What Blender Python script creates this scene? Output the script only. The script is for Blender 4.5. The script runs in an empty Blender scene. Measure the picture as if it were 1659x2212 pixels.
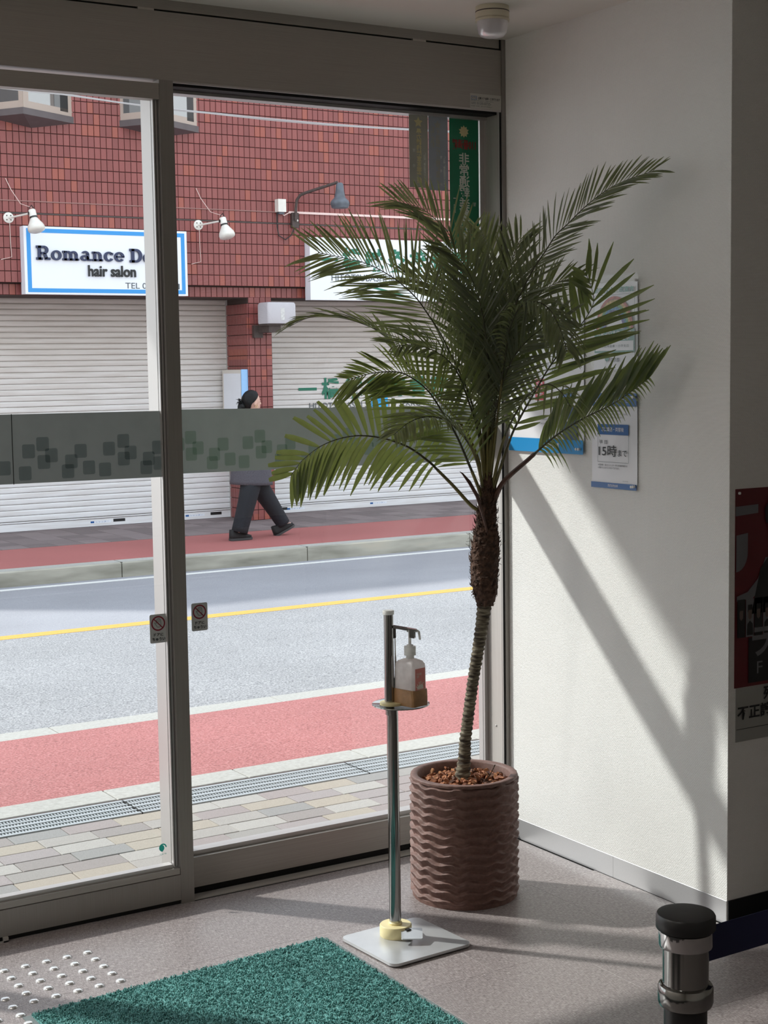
import bpy, math, random
from mathutils import Vector, Matrix
from math import pi, sin, cos, radians as R
random.seed(7)
S = bpy.context.scene
COL = S.collection

# ---------------------------------------------------------------- camera
cd = bpy.data.cameras.new('camera'); cam = bpy.data.objects.new('camera', cd); COL.objects.link(cam)
YAW, PITCH, ROLL = 0.55295, 0.0929, -0.01475
fw = Vector((sin(YAW)*cos(PITCH), cos(YAW)*cos(PITCH), -sin(PITCH)))
rt = Vector((cos(YAW), -sin(YAW), 0)); up = rt.cross(fw)
rt2 = cos(ROLL)*rt + sin(ROLL)*up; up2 = -sin(ROLL)*rt + cos(ROLL)*up
M = Matrix((rt2, up2, -fw)).transposed().to_4x4(); M.translation = Vector((-3.1225, -4.2564, 1.62))
cam.matrix_world = M
cd.sensor_fit = 'HORIZONTAL'; cd.sensor_width = 36; cd.lens = 3358.86/1659*36
cd.clip_start = .05; cd.clip_end = 300
S.camera = cam

# ---------------------------------------------------------------- sky, sun, exposure
W = bpy.data.worlds.new('hazy_sky'); S.world = W; W.use_nodes = True
nt = W.node_tree; nt.nodes.clear()
o = nt.nodes.new('ShaderNodeOutputWorld'); bg = nt.nodes.new('ShaderNodeBackground')
tc = nt.nodes.new('ShaderNodeTexCoord'); sx = nt.nodes.new('ShaderNodeSeparateXYZ'); cr = nt.nodes.new('ShaderNodeValToRGB')
nt.links.new(tc.outputs['Generated'], sx.inputs[0]); nt.links.new(sx.outputs[2], cr.inputs[0]); nt.links.new(cr.outputs[0], bg.inputs[0]); nt.links.new(bg.outputs[0], o.inputs[0])
cr.color_ramp.elements[0].position = 0; cr.color_ramp.elements[0].color = (.98, 1.0, 1.03, 1)
cr.color_ramp.elements[1].position = 1; cr.color_ramp.elements[1].color = (.78, .88, 1.03, 1)
bg.inputs[1].default_value = 1.2
sl = bpy.data.lights.new('sun', 'SUN'); sl.energy = 2.9; sl.angle = R(2.0); sl.color = (1, .98, .95)
sun = bpy.data.objects.new('sun', sl); COL.objects.link(sun)
sd = Vector((.635, -.772, -.764)).normalized()          # travels over the far shops, down into the lobby
sun.rotation_euler = sd.to_track_quat('-Z', 'Y').to_euler()
sun.location = (-4, 8, 6)
for lx_, ly_, le_ in ((-4.3, -1.3, 15), (-3.9, -3.4, 6), (-1.2, -5.6, 2)):                  # unseen area lights added under the ceiling to brighten the lobby
    al = bpy.data.lights.new('lobby_fill', 'AREA'); al.shape = 'RECTANGLE'; al.size = 1.2; al.size_y = .25; al.energy = le_; al.color = (1, .97, .92)
    ao = bpy.data.objects.new('lobby_fill', al); COL.objects.link(ao); ao.location = (lx_, ly_, 2.66)
S.view_settings.view_transform = 'Standard'; S.view_settings.look = 'None'
S.view_settings.exposure = 0.64; S.view_settings.gamma = 1; S.view_settings.use_curve_mapping = False
S.cycles.use_denoising = True
S.cycles.max_bounces = 9; S.cycles.diffuse_bounces = 5; S.cycles.transparent_max_bounces = 24; S.cycles.transmission_bounces = 6
S.cycles.sample_clamp_indirect = 6

# ---------------------------------------------------------------- materials
MATS = {}
def srgb(h):
    c = [int(h[i:i+2], 16)/255 for i in (0, 2, 4)]
    return tuple(((x+.055)/1.055)**2.4 if x > .04045 else x/12.92 for x in c) + (1,)
def newmat(name):
    m = bpy.data.materials.new(name); m.use_nodes = True; MATS[name] = m
    n = m.node_tree; b = n.nodes['Principled BSDF']; return m, n, b
def N(n, t, **k):
    x = n.nodes.new(t)
    for a, v in k.items():
        if a.startswith('i_'): x.inputs[a[2:]].default_value = v
        else: setattr(x, a, v)
    return x
def noise(n, scale, detail=2, vec=None, rough=.5):
    t = N(n, 'ShaderNodeTexNoise'); t.inputs['Scale'].default_value = scale; t.inputs['Detail'].default_value = detail; t.inputs['Roughness'].default_value = rough
    if vec is None:
        g = N(n, 'ShaderNodeNewGeometry'); vec = g.outputs['Position']
    n.links.new(vec, t.inputs['Vector']); return t.outputs['Fac']
def mapping(n, scale):
    g = N(n, 'ShaderNodeNewGeometry'); m = N(n, 'ShaderNodeMapping'); m.inputs['Scale'].default_value = scale
    n.links.new(g.outputs['Position'], m.inputs['Vector']); return m.outputs[0]
def ramp(n, fac, stops):
    r = N(n, 'ShaderNodeValToRGB'); e = r.color_ramp.elements
    while len(e) < len(stops): e.new(.5)
    for k, (p, c) in enumerate(stops): e[k].position = p; e[k].color = c if len(c) == 4 else tuple(c)+(1,)
    n.links.new(fac, r.inputs[0]); return r.outputs[0]
def mixc(n, a, b, fac, mode='MIX'):
    m = N(n, 'ShaderNodeMix', data_type='RGBA', blend_type=mode)
    for v, s in ((fac, 0), (a, 6), (b, 7)):
        if hasattr(v, 'links'): n.links.new(v, m.inputs[s])
        else: m.inputs[s].default_value = v
    return m.outputs[2]
def bump(n, b, h, strength=.3, dist=.001):
    x = N(n, 'ShaderNodeBump'); x.inputs['Strength'].default_value = strength; x.inputs['Distance'].default_value = dist
    n.links.new(h, x.inputs['Height']); n.links.new(x.outputs[0], b.inputs['Normal'])
def plain(name, col, rough=.5, metal=0., var=0., vs=30., bmp=0., bs=200., bd=.001, spec=None):
    m, n, b = newmat(name)
    col = tuple(col)+(1,) if len(col) == 3 else col
    b.inputs['Base Color'].default_value = col; b.inputs['Roughness'].default_value = rough; b.inputs['Metallic'].default_value = metal
    if spec is not None: b.inputs['Specular IOR Level'].default_value = spec
    if var:
        f = noise(n, vs, 4)
        c = ramp(n, f, [(.3, tuple(x*(1-var) for x in col[:3])), (.7, tuple(min(1, x*(1+var)) for x in col[:3]))])
        n.links.new(c, b.inputs['Base Color'])
    if bmp: bump(n, b, noise(n, bs, 3), bmp, bd)
    return m
def leafmat(name, c, t, rough=.38, mixf=.35):
    m, n, b = newmat(name)
    f = noise(n, 40, 2)
    n.links.new(ramp(n, f, [(.3, tuple(x*.75 for x in c)), (.7, tuple(x*1.2 for x in c))]), b.inputs['Base Color']); b.inputs['Roughness'].default_value = rough
    tl = N(n, 'ShaderNodeBsdfTranslucent'); tl.inputs['Color'].default_value = t+(1,)
    mx = N(n, 'ShaderNodeMixShader'); mx.inputs[0].default_value = mixf; n.links.new(b.outputs[0], mx.inputs[1]); n.links.new(tl.outputs[0], mx.inputs[2])
    n.links.new(mx.outputs[0], n.nodes['Material Output'].inputs[0]); return m
def pieces(name, cols, rough=.7, size=None, bmp=0., bs=300, fine=.12, bd=.001, fs=120):
    """colour picked per piece: by object for separate pieces, or by cell for joined ones (size = cell size)"""
    m, n, b = newmat(name); b.inputs['Roughness'].default_value = rough
    if size:
        g = N(n, 'ShaderNodeNewGeometry'); sn = N(n, 'ShaderNodeVectorMath', operation='SNAP'); sn.inputs[1].default_value = size
        ad = N(n, 'ShaderNodeVectorMath', operation='ADD'); ad.inputs[1].default_value = (.0007, .0123, .0007)
        n.links.new(g.outputs['Position'], ad.inputs[0]); n.links.new(ad.outputs[0], sn.inputs[0])
        wn = N(n, 'ShaderNodeTexWhiteNoise', noise_dimensions='3D'); n.links.new(sn.outputs[0], wn.inputs['Vector']); fac = wn.outputs['Value']
    else:
        oi = N(n, 'ShaderNodeObjectInfo'); fac = oi.outputs['Random']
    k = len(cols); c = ramp(n, fac, [(i/k, cols[i]) for i in range(k)])
    n.nodes[-1]
    for nd in n.nodes:
        if nd.type == 'VALTORGB': nd.color_ramp.interpolation = 'CONSTANT'
    f = noise(n, fs, 4)
    c2 = mixc(n, c, ramp(n, f, [(.25, (1-fine*2.5,)*3), (.75, (1+fine,)*3)]), 1., 'MULTIPLY')
    n.links.new(c2, b.inputs['Base Color'])
    if bmp: bump(n, b, noise(n, bs, 3), bmp, bd)
    return m

def brushed(name, col, rough, axis='z', metal=1.):
    m, n, b = newmat(name); b.inputs['Metallic'].default_value = metal
    sc = {'z': (500, 500, 4), 'x': (4, 500, 500)}[axis]
    f = noise(n, 1, 3, mapping(n, sc))
    n.links.new(ramp(n, f, [(.3, tuple(c*.88 for c in col)), (.7, col)]), b.inputs['Base Color'])
    b.inputs['Roughness'].default_value = rough
    bump(n, b, f, .12, .0004)
    return m
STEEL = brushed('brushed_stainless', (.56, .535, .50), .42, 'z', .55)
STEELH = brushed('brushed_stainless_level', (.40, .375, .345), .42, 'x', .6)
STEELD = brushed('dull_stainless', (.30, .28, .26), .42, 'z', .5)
CHROME = plain('chrome', (.62, .62, .62), .08, 1)
CHROME2 = plain('chrome_dark', (.34, .34, .33), .12, 1)
PLATE = plain('satin_plate', (.56, .57, .58), .3, .45, var=.06, vs=14)
ALU = plain('aluminium', (.50, .48, .47), .35, .5)
BLACKGAP = plain('black_gasket', (.006, .006, .006), .8)
CEIL = plain('ceiling_paint', (.72, .69, .64), .9, bmp=.1, bs=500)

# wall covering: woven emboss
def wallpaper(name, ax):
    m, n, b = newmat(name)
    b.inputs['Roughness'].default_value = .75
    f = noise(n, 3, 3)
    n.links.new(ramp(n, f, [(.3, (.79, .785, .76)), (.7, (.83, .825, .80))]), b.inputs['Base Color'])
    g = N(n, 'ShaderNodeNewGeometry'); sp = N(n, 'ShaderNodeSeparateXYZ'); n.links.new(g.outputs['Position'], sp.inputs[0])
    cb = N(n, 'ShaderNodeCombineXYZ'); n.links.new(sp.outputs[ax], cb.inputs[0]); n.links.new(sp.outputs[2], cb.inputs[1])
    dist = noise(n, 160, 2)
    va = N(n, 'ShaderNodeVectorMath', operation='SCALE'); va.inputs['Scale'].default_value = 1
    br = N(n, 'ShaderNodeTexBrick'); n.links.new(cb.outputs[0], br.inputs['Vector'])
    br.inputs['Scale'].default_value = 1; br.inputs['Mortar Size'].default_value = .0011; br.inputs['Mortar Smooth'].default_value = 1
    br.inputs['Brick Width'].default_value = .0075; br.inputs['Row Height'].default_value = .0042
    ad = N(n, 'ShaderNodeMath', operation='MULTIPLY_ADD'); n.links.new(br.outputs['Fac'], ad.inputs[0]); ad.inputs[1].default_value = -.6; n.links.new(dist, ad.inputs[2])
    bump(n, b, ad.outputs[0], .75, .0014)
    return m
WALL = wallpaper('woven_wall_covering', 1)
WALLX = wallpaper('woven_wall_covering_return', 0)

def linen_floor():
    m, n, b = newmat('linen_vinyl')
    f1 = noise(n, 1, 3, mapping(n, (70, 700, 1))); f2 = noise(n, 1, 3, mapping(n, (700, 70, 1)))
    f = N(n, 'ShaderNodeMath', operation='MAXIMUM'); n.links.new(f1, f.inputs[0]); n.links.new(f2, f.inputs[1])
    c = ramp(n, f.outputs[0], [(.42, (.10, .08, .078)), (.57, (.29, .252, .245)), (.72, (.50, .455, .445))])
    oi = N(n, 'ShaderNodeObjectInfo')
    c = mixc(n, c, ramp(n, oi.outputs['Random'], [(0, (.95,)*3), (1, (1.05,)*3)]), 1., 'MULTIPLY')
    n.links.new(c, b.inputs['Base Color']); b.inputs['Roughness'].default_value = .40
    bump(n, b, f.outputs[0], .12, .0005)
    return m
FLOOR = linen_floor()

def speckle(name, stops, scale=130, rough=.9, bmp=.6, bd=.004):
    m, n, b = newmat(name); b.inputs['Roughness'].default_value = rough
    f = noise(n, scale, 3, rough=.7); big = noise(n, .8, 3)
    c = ramp(n, f, stops)
    c = mixc(n, c, ramp(n, big, [(.3, (.9,)*3), (.7, (1.06,)*3)]), 1., 'MULTIPLY')
    n.links.new(c, b.inputs['Base Color'])
    bump(n, b, f, bmp, bd); return m
ASPHALT = speckle('asphalt', [(.33, (.10, .10, .105)), (.5, (.29, .29, .30)), (.66, (.46, .455, .45))], 95)
ASPHALT2 = speckle('asphalt_smooth', [(.3, (.22, .22, .245)), (.5, (.30, .30, .325)), (.7, (.38, .38, .40))], 120, bmp=.2)
REDPATH = speckle('red_path', [(.30, (.17, .07, .065)), (.5, (.39, .135, .13)), (.70, (.52, .26, .25))], 100)
REDPATH2 = speckle('red_path_smooth', [(.3, (.34, .105, .098)), (.7, (.43, .14, .132))], 90, bmp=.15)
KERB = speckle('kerb_concrete', [(.3, (.36, .35, .32)), (.7, (.47, .46, .43))], 60, bmp=.2)
def curbface():
    m, n, b = newmat('stained_kerb'); b.inputs['Roughness'].default_value = .9
    f = noise(n, 1, 4, mapping(n, (1.2, 3, 6)))
    n.links.new(ramp(n, f, [(.35, (.22, .21, .17)), (.6, (.42, .40, .34)), (.8, (.55, .47, .36))]), b.inputs['Base Color']); return m
CURBF = curbface()
YLINE = plain('yellow_paint', (.62, .36, .075), .7, var=.12, vs=60)
WLINE = plain('white_paint', (.72, .72, .70), .7, var=.1, vs=60)
PAVER = pieces('paver', [srgb('97938f'), srgb('a19c97'), srgb('928b88'), srgb('a59c90'), srgb('9a9291'), srgb('908e8c'), srgb('a9a5a0'), srgb('988e8c')], .9, bmp=.3, bs=500, fine=.08, fs=250)
PAVERY = plain('yellow_tactile', (.80, .50, .10), .7, var=.08)
PAVER2 = pieces('dark_paver', [srgb('7d7070'), srgb('746868'), srgb('857878')], .9, bmp=.2, fine=.08)
TILEC = [(.255, .066, .060), (.235, .060, .055), (.27, .072, .065), (.26, .068, .062), (.225, .058, .053), (.28, .076, .069), (.245, .064, .06), (.25, .066, .061), (.26, .070, .064), (.24, .062, .057), (.27, .07, .064), (.33, .085, .06)]
TILE = pieces('red_glazed_tile', TILEC, .38, fine=.05)
TILEF = pieces('red_glazed_tile_field', TILEC, .38, size=(.0715, .5, .124), fine=.05)
MORTAR = plain('dark_mortar', (.055, .032, .028), .9)
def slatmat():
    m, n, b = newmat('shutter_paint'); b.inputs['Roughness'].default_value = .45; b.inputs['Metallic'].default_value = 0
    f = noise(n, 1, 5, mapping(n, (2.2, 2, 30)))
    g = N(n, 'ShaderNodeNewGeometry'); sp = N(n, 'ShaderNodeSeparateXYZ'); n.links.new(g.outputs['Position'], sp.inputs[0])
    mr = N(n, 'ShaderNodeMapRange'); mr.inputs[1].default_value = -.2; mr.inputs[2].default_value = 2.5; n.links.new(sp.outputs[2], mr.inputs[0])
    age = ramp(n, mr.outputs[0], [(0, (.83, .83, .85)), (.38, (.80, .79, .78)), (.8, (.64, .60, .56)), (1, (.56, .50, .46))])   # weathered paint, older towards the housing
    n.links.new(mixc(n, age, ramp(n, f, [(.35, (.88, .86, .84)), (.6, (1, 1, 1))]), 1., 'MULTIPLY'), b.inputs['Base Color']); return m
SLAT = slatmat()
SIGNW = plain('sign_white', (.84, .87, .93), .35)
SIGNBLUE = plain('sign_blue', (.03, .30, .72), .4)
NAVY = plain('navy_letter', (.018, .028, .085), .4)
BLACK = plain('black_letter', (.012, .012, .014), .5)
GREENL = plain('green_letter', (.008, .17, .10), .5)
GREYL = plain('grey_letter', (.09, .11, .12), .5)
WHITEP = leafmat('white_plastic', (.85, .85, .83), (.9, .9, .88), .35, .35)
OFFW = plain('off_white_enamel', (.78, .76, .70), .3, var=.06, vs=25)
CREAM = plain('cream_plastic', (.76, .66, .36), .45)
GREYM = plain('weathered_grey', (.10, .115, .14), .5, var=.25, vs=18)
BROWNM = plain('brown_steel', (.07, .05, .045), .6, var=.2, vs=30)
PINKC = plain('pinkish_cable', (.72, .55, .50), .6)
BLKPL = plain('black_plastic', (.012, .012, .013), .35)
BAYF = plain('bay_bronze_frame', (.42, .34, .29), .45)
BAYS = plain('bay_sill_grey', (.11, .092, .095), .6, var=.1, vs=10)
def bayglass():
    m, n, b = newmat('bay_glass'); b.inputs['Base Color'].default_value = (.10, .10, .10, 1); b.inputs['Roughness'].default_value = .03
    b.inputs['Specular IOR Level'].default_value = 1; b.inputs['IOR'].default_value = 2.2; return m
BAYG = bayglass()
def frosted(name, c1, tr):
    m, n, b = newmat(name)
    f = noise(n, 9, 3)
    n.links.new(ramp(n, f, [(.3, tuple(x*.9 for x in c1)), (.7, tuple(x*1.1 for x in c1))]), b.inputs['Base Color']); b.inputs['Roughness'].default_value = .35
    t = N(n, 'ShaderNodeBsdfTranslucent'); t.inputs['Color'].default_value = tr+(1,)
    mx = N(n, 'ShaderNodeAddShader'); n.links.new(b.outputs[0], mx.inputs[0]); n.links.new(t.outputs[0], mx.inputs[1])
    n.links.new(mx.outputs[0], n.nodes['Material Output'].inputs[0]); return m
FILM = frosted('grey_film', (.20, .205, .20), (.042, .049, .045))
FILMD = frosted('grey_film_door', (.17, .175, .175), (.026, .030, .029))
def tint(name, c):
    m, n, b = newmat(name); n.nodes.remove(b); t = N(n, 'ShaderNodeBsdfTransparent'); t.inputs[0].default_value = c+(1,)
    n.links.new(t.outputs[0], n.nodes['Material Output'].inputs[0]); return m
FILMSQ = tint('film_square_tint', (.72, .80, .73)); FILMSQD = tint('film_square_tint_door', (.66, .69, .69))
STG = frosted('green_sticker', (.006, .16, .08), (.0, .055, .03))
STK1 = frosted('olive_sticker', (.34, .34, .29), (.05, .05, .04))
STK2 = frosted('slate_sticker', (.30, .33, .37), (.045, .052, .06))
STW = frosted('sticker_pale', (.62, .66, .60), (.10, .11, .10))
STY = frosted('sticker_gold', (.62, .56, .30), (.10, .09, .04))
STR = frosted('sticker_red', (.26, .03, .03), (.04, .0, .0))
def glassmat():
    m, n, b = newmat('window_glass'); n.nodes.remove(b)
    tr = N(n, 'ShaderNodeBsdfTransparent'); tr.inputs[0].default_value = (.965, .98, .972, 1)
    gl = N(n, 'ShaderNodeBsdfGlossy'); gl.inputs['Roughness'].default_value = 0.0
    fr = N(n, 'ShaderNodeFresnel'); fr.inputs[0].default_value = 1.5
    g = N(n, 'ShaderNodeNewGeometry'); iv = N(n, 'ShaderNodeMath', operation='SUBTRACT'); iv.inputs[0].default_value = 1; n.links.new(g.outputs['Backfacing'], iv.inputs[1])
    mu = N(n, 'ShaderNodeMath', operation='MULTIPLY'); n.links.new(fr.outputs[0], mu.inputs[0]); n.links.new(iv.outputs[0], mu.inputs[1])
    mx = N(n, 'ShaderNodeMixShader'); n.links.new(mu.outputs[0], mx.inputs[0]); n.links.new(tr.outputs[0], mx.inputs[1]); n.links.new(gl.outputs[0], mx.inputs[2])
    n.links.new(mx.outputs[0], n.nodes['Material Output'].inputs[0]); return m
GLASS = glassmat()
LEAF = leafmat('palm_leaf', (.125, .138, .108), (.36, .42, .14), .30)
LEAFB = leafmat('palm_leaf_broad', (.115, .138, .088), (.42, .52, .12), .32)
RACH = plain('palm_stalk', (.055, .055, .025), .45, var=.3, vs=40)
PETI = plain('palm_petiole', (.16, .14, .045), .45, var=.4, vs=18)
SHEATH = plain('brown_sheath', (.10, .045, .03), .6, var=.4, vs=30)
def barkmat():
    m, n, b = newmat('palm_trunk_bark'); b.inputs['Roughness'].default_value = .9
    f = noise(n, 1, 4, mapping(n, (30, 30, 170)))
    n.links.new(ramp(n, f, [(.35, (.035, .025, .018)), (.55, (.15, .125, .085)), (.75, (.33, .30, .22))]), b.inputs['Base Color'])
    bump(n, b, f, .8, .004); return m
BARK = barkmat()
HUSK = plain('husk_fibre', (.075, .04, .026), .95, var=.6, vs=70, bmp=.8, bs=180, bd=.004)
def potmat():
    m, n, b = newmat('brown_terracotta'); b.inputs['Roughness'].default_value = .62
    f = noise(n, 90, 5, rough=.7); g = noise(n, 9, 3)
    c = ramp(n, f, [(.3, (.125, .066, .052)), (.7, (.20, .108, .088))])
    n.links.new(mixc(n, c, ramp(n, g, [(.3, (.85,)*3), (.7, (1.15,)*3)]), 1., 'MULTIPLY'), b.inputs['Base Color'])
    bump(n, b, f, .35, .0016); return m
POT = potmat()
CHIP = pieces('bark_chip', [(.42, .17, .07), (.33, .12, .05), (.50, .24, .11), (.22, .08, .04), (.38, .15, .07), (.13, .055, .03)], .8, bmp=.5, bs=400, fine=.2)
SOIL = plain('mulch_bed', (.16, .07, .04), .95, var=.6, vs=90, bmp=1, bs=150, bd=.005)
def carpet():
    m, n, b = newmat('teal_carpet_pile'); b.inputs['Roughness'].default_value = .95
    f = noise(n, 260, 2); g = noise(n, 4, 3)
    c = ramp(n, f, [(.33, (.03, .12, .115)), (.48, (.085, .27, .255)), (.66, (.22, .48, .45))])
    n.links.new(mixc(n, c, ramp(n, g, [(.3, (.88,)*3), (.7, (1.1,)*3)]), 1., 'MULTIPLY'), b.inputs['Base Color']); return m
CARPET = carpet()
RUBBER = plain('grey_rubber', (.16, .19, .19), .7)
BOTTLE = leafmat('milky_plastic', (.88, .87, .86), (.95, .92, .92), .3, .6)
TAPE = plain('brown_tape', (.40, .22, .10), .4, var=.2, vs=30, bmp=.5, bs=60, bd=.003)
PINKL = plain('pink_label', (.78, .27, .23), .5)
PALE = plain('pale_print', (.80, .72, .62), .5)
PAPER = plain('paper', (.82, .82, .85), .45)
PBLUE = plain('print_blue', (.015, .11, .34), .35)
PBLUE2 = plain('print_light_blue', (.02, .28, .62), .35)
PGREEN = plain('print_green', (.01, .20, .14), .4)
PRED = plain('print_red', (.62, .03, .07), .4)
PNAVY = plain('print_navy', (.05, .09, .17), .5)
STGREY = plain('grey_sticker', (.46, .465, .455), .45)
DRED = plain('dark_red_print', (.11, .006, .011), .5)
BELT = plain('navy_belt', (.004, .006, .045), .7)
def clearplastic():
    m, n, b = newmat('clear_plastic'); n.nodes.remove(b)
    g = N(n, 'ShaderNodeNewGeometry'); bf = N(n, 'ShaderNodeMath', operation='MULTIPLY_ADD'); bf.inputs[1].default_value = -1; bf.inputs[2].default_value = 1; n.links.new(g.outputs['Backfacing'], bf.inputs[0])
    tr = N(n, 'ShaderNodeBsdfTransparent'); tr.inputs[0].default_value = (.97, .97, .97, 1)
    gl = N(n, 'ShaderNodeBsdfGlossy'); gl.inputs['Roughness'].default_value = .05
    fr = N(n, 'ShaderNodeFresnel'); fr.inputs[0].default_value = 1.45; lw = N(n, 'ShaderNodeMath', operation='MULTIPLY'); n.links.new(fr.outputs[0], lw.inputs[0]); n.links.new(bf.outputs[0], lw.inputs[1])
    mx = N(n, 'ShaderNodeMixShader'); n.links.new(lw.outputs[0], mx.inputs[0]); n.links.new(tr.outputs[0], mx.inputs[1]); n.links.new(gl.outputs[0], mx.inputs[2])
    n.links.new(mx.outputs[0], n.nodes['Material Output'].inputs[0]); return m
CLEAR = clearplastic()
def opal():
    m, n, b = newmat('opal_acrylic'); b.inputs['Base Color'].default_value = (.72, .70, .74, 1); b.inputs['Roughness'].default_value = .25
    b.inputs['Transmission Weight'].default_value = .35; return m
OPAL = opal()
SKIN = plain('skin', (.62, .38, .30), .5)
HAIR = plain('black_hair', (.004, .004, .005), .5, spec=.25)
COAT = plain('grey_wool', (.085, .08, .095), .95, var=.25, vs=120, bmp=.4, bs=300)
TROU = plain('black_denim', (.011, .013, .018), .85, var=.25, vs=40)
SHOE = plain('black_canvas', (.01, .01, .011), .8)
SOLE = plain('charcoal_sole', (.035, .038, .04), .6)
ROOMW = plain('lobby_paint', (.74, .70, .64), .9)
CANOPY = plain('canopy_soffit', (.55, .54, .52), .8)

# ---------------------------------------------------------------- mesh helpers
class MB:
    def __init__(s): s.v = []; s.f = []; s.mi = []
    def add(s, v, f, mi=0):
        b = len(s.v); s.v += [tuple(x) for x in v]; s.f += [tuple(b+i for i in q) for q in f]; s.mi += [mi]*len(f); return s
    def box(s, x0, x1, y0, y1, z0, z1, mi=0):
        v = [(x, y, z) for z in (z0, z1) for y in (y0, y1) for x in (x0, x1)]
        return s.add(v, [(0, 2, 3, 1), (4, 5, 7, 6), (0, 1, 5, 4), (2, 6, 7, 3), (0, 4, 6, 2), (1, 3, 7, 5)], mi)
    def cbox(s, x0, x1, y0, y1, z0, z1, c=.002, mi=0):
        """box with a chamfered top"""
        v = [(x0, y0, z0), (x1, y0, z0), (x1, y1, z0), (x0, y1, z0), (x0, y0, z1-c), (x1, y0, z1-c), (x1, y1, z1-c), (x0, y1, z1-c),
             (x0+c, y0+c, z1), (x1-c, y0+c, z1), (x1-c, y1-c, z1), (x0+c, y1-c, z1)]
        f = [(3, 2, 1, 0), (8, 9, 10, 11)]
        for a in range(4):
            b = (a+1) % 4; f += [(a, b, b+4, a+4), (a+4, b+4, b+8, a+8)]
        return s.add(v, f, mi)
    def obb(s, c, ax, ay, az, mi=0):
        c, ax, ay, az = Vector(c), Vector(ax), Vector(ay), Vector(az)
        v = [c+ax*i+ay*j+az*k for k in (-1, 1) for j in (-1, 1) for i in (-1, 1)]
        return s.add(v, [(0, 2, 3, 1), (4, 5, 7, 6), (0, 1, 5, 4), (2, 6, 7, 3), (0, 4, 6, 2), (1, 3, 7, 5)], mi)
    def rings(s, rings, caps=True, mi=0):
        n = len(rings[0]); v = [p for r in rings for p in r]; f = []
        for k in range(len(rings)-1):
            for i in range(n):
                j = (i+1) % n; f.append((k*n+i, k*n+j, (k+1)*n+j, (k+1)*n+i))
        if caps: f.append(tuple(reversed(range(n)))); f.append(tuple(range((len(rings)-1)*n, len(rings)*n)))
        return s.add(v, f, mi)
    def tube(s, pts, rad, n=10, caps=True, mi=0, flat=1.):
        pts = [Vector(p) for p in pts]; m = len(pts)
        if not hasattr(rad, '__len__'): rad = [rad]*m
        T = []
        for i in range(m):
            a = pts[min(i+1, m-1)]-pts[max(i-1, 0)]; T.append(a.normalized() if a.length > 1e-9 else Vector((0, 0, 1)))
        nn = T[0].orthogonal().normalized(); rs = []
        for i in range(m):
            nn = (nn-T[i]*nn.dot(T[i])).normalized(); b = T[i].cross(nn)
            rs.append([pts[i]+(nn*cos(2*pi*k/n)+b*sin(2*pi*k/n)*flat)*rad[i] for k in range(n)])
        return s.rings(rs, caps, mi)
    def lathe(s, prof, c=(0, 0, 0), n=32, axis='z', mi=0, caps=True):
        rs = []
        for r, z in prof:
            ring = []
            for k in range(n):
                a = 2*pi*k/n
                if axis == 'z': ring.append((c[0]+r*cos(a), c[1]+r*sin(a), c[2]+z))
                elif axis == 'y': ring.append((c[0]+r*cos(a), c[1]+z, c[2]-r*sin(a)))
                else: ring.append((c[0]+z, c[1]+r*cos(a), c[2]+r*sin(a)))
            rs.append(ring)
        return s.rings(rs, caps, mi)
    def build(s, name, mat, parent=None, smooth=False, loc=None):
        me = bpy.data.meshes.new(name)
        v = s.v
        if loc is not None: v = [(a-loc[0], b-loc[1], c-loc[2]) for a, b, c in v]
        me.from_pydata(v, [], s.f)
        for m in (mat if isinstance(mat, (list, tuple)) else [mat]): me.materials.append(m)
        if any(s.mi): me.polygons.foreach_set('material_index', s.mi)
        if smooth:
            me.polygons.foreach_set('use_smooth', [True]*len(me.polygons))
            if smooth != 'all': me.set_sharp_from_angle(angle=R(smooth if smooth is not True else 40))
        me.update()
        return link(name, me, parent, loc)
def link(name, me, parent=None, loc=None):
    o = bpy.data.objects.new(name, me); COL.objects.link(o)
    if loc is not None: o.location = loc
    if parent is not None:
        o.parent = parent
        # children are given in world coordinates: cancel the parent's own offset
        base = Vector((0, 0, 0)); q = parent
        while q is not None: base += q.location; q = q.parent
        o.location = (Vector(loc) if loc is not None else Vector((0, 0, 0)))-base
    return o
def tag(o, label=None, cat=None, group=None, kind=None):
    if label: o['label'] = label
    if cat: o['category'] = cat
    if group: o['group'] = group
    if kind: o['kind'] = kind
    return o
def thing(name, label, cat, loc=(0, 0, 0), group=None):
    o = bpy.data.objects.new(name, None); COL.objects.link(o); o.location = loc; o.empty_display_size = .05
    return tag(o, label, cat, group)
def struct(name, loc=(0, 0, 0)):
    o = bpy.data.objects.new(name, None); COL.objects.link(o); o.location = loc; o.empty_display_size = .05
    o['kind'] = 'structure'; return o
def sbox(name, mat, x0, x1, y0, y1, z0, z1, parent=None):
    o = MB().box(x0, x1, y0, y1, z0, z1).build(name, mat, parent)
    if parent is None: o['kind'] = 'structure'
    return o
def quad(name, mat, p0, ux, uy, parent=None, t=.0004, nrm=None):
    """thin slab from corner p0 with edge vectors ux, uy"""
    p0, ux, uy = Vector(p0), Vector(ux), Vector(uy)
    nn = (nrm if nrm is not None else ux.cross(uy)).normalized()*t
    return MB().obb(p0+ux/2+uy/2+nn/2, ux/2, uy/2, nn/2).build(name, mat, parent)

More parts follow.
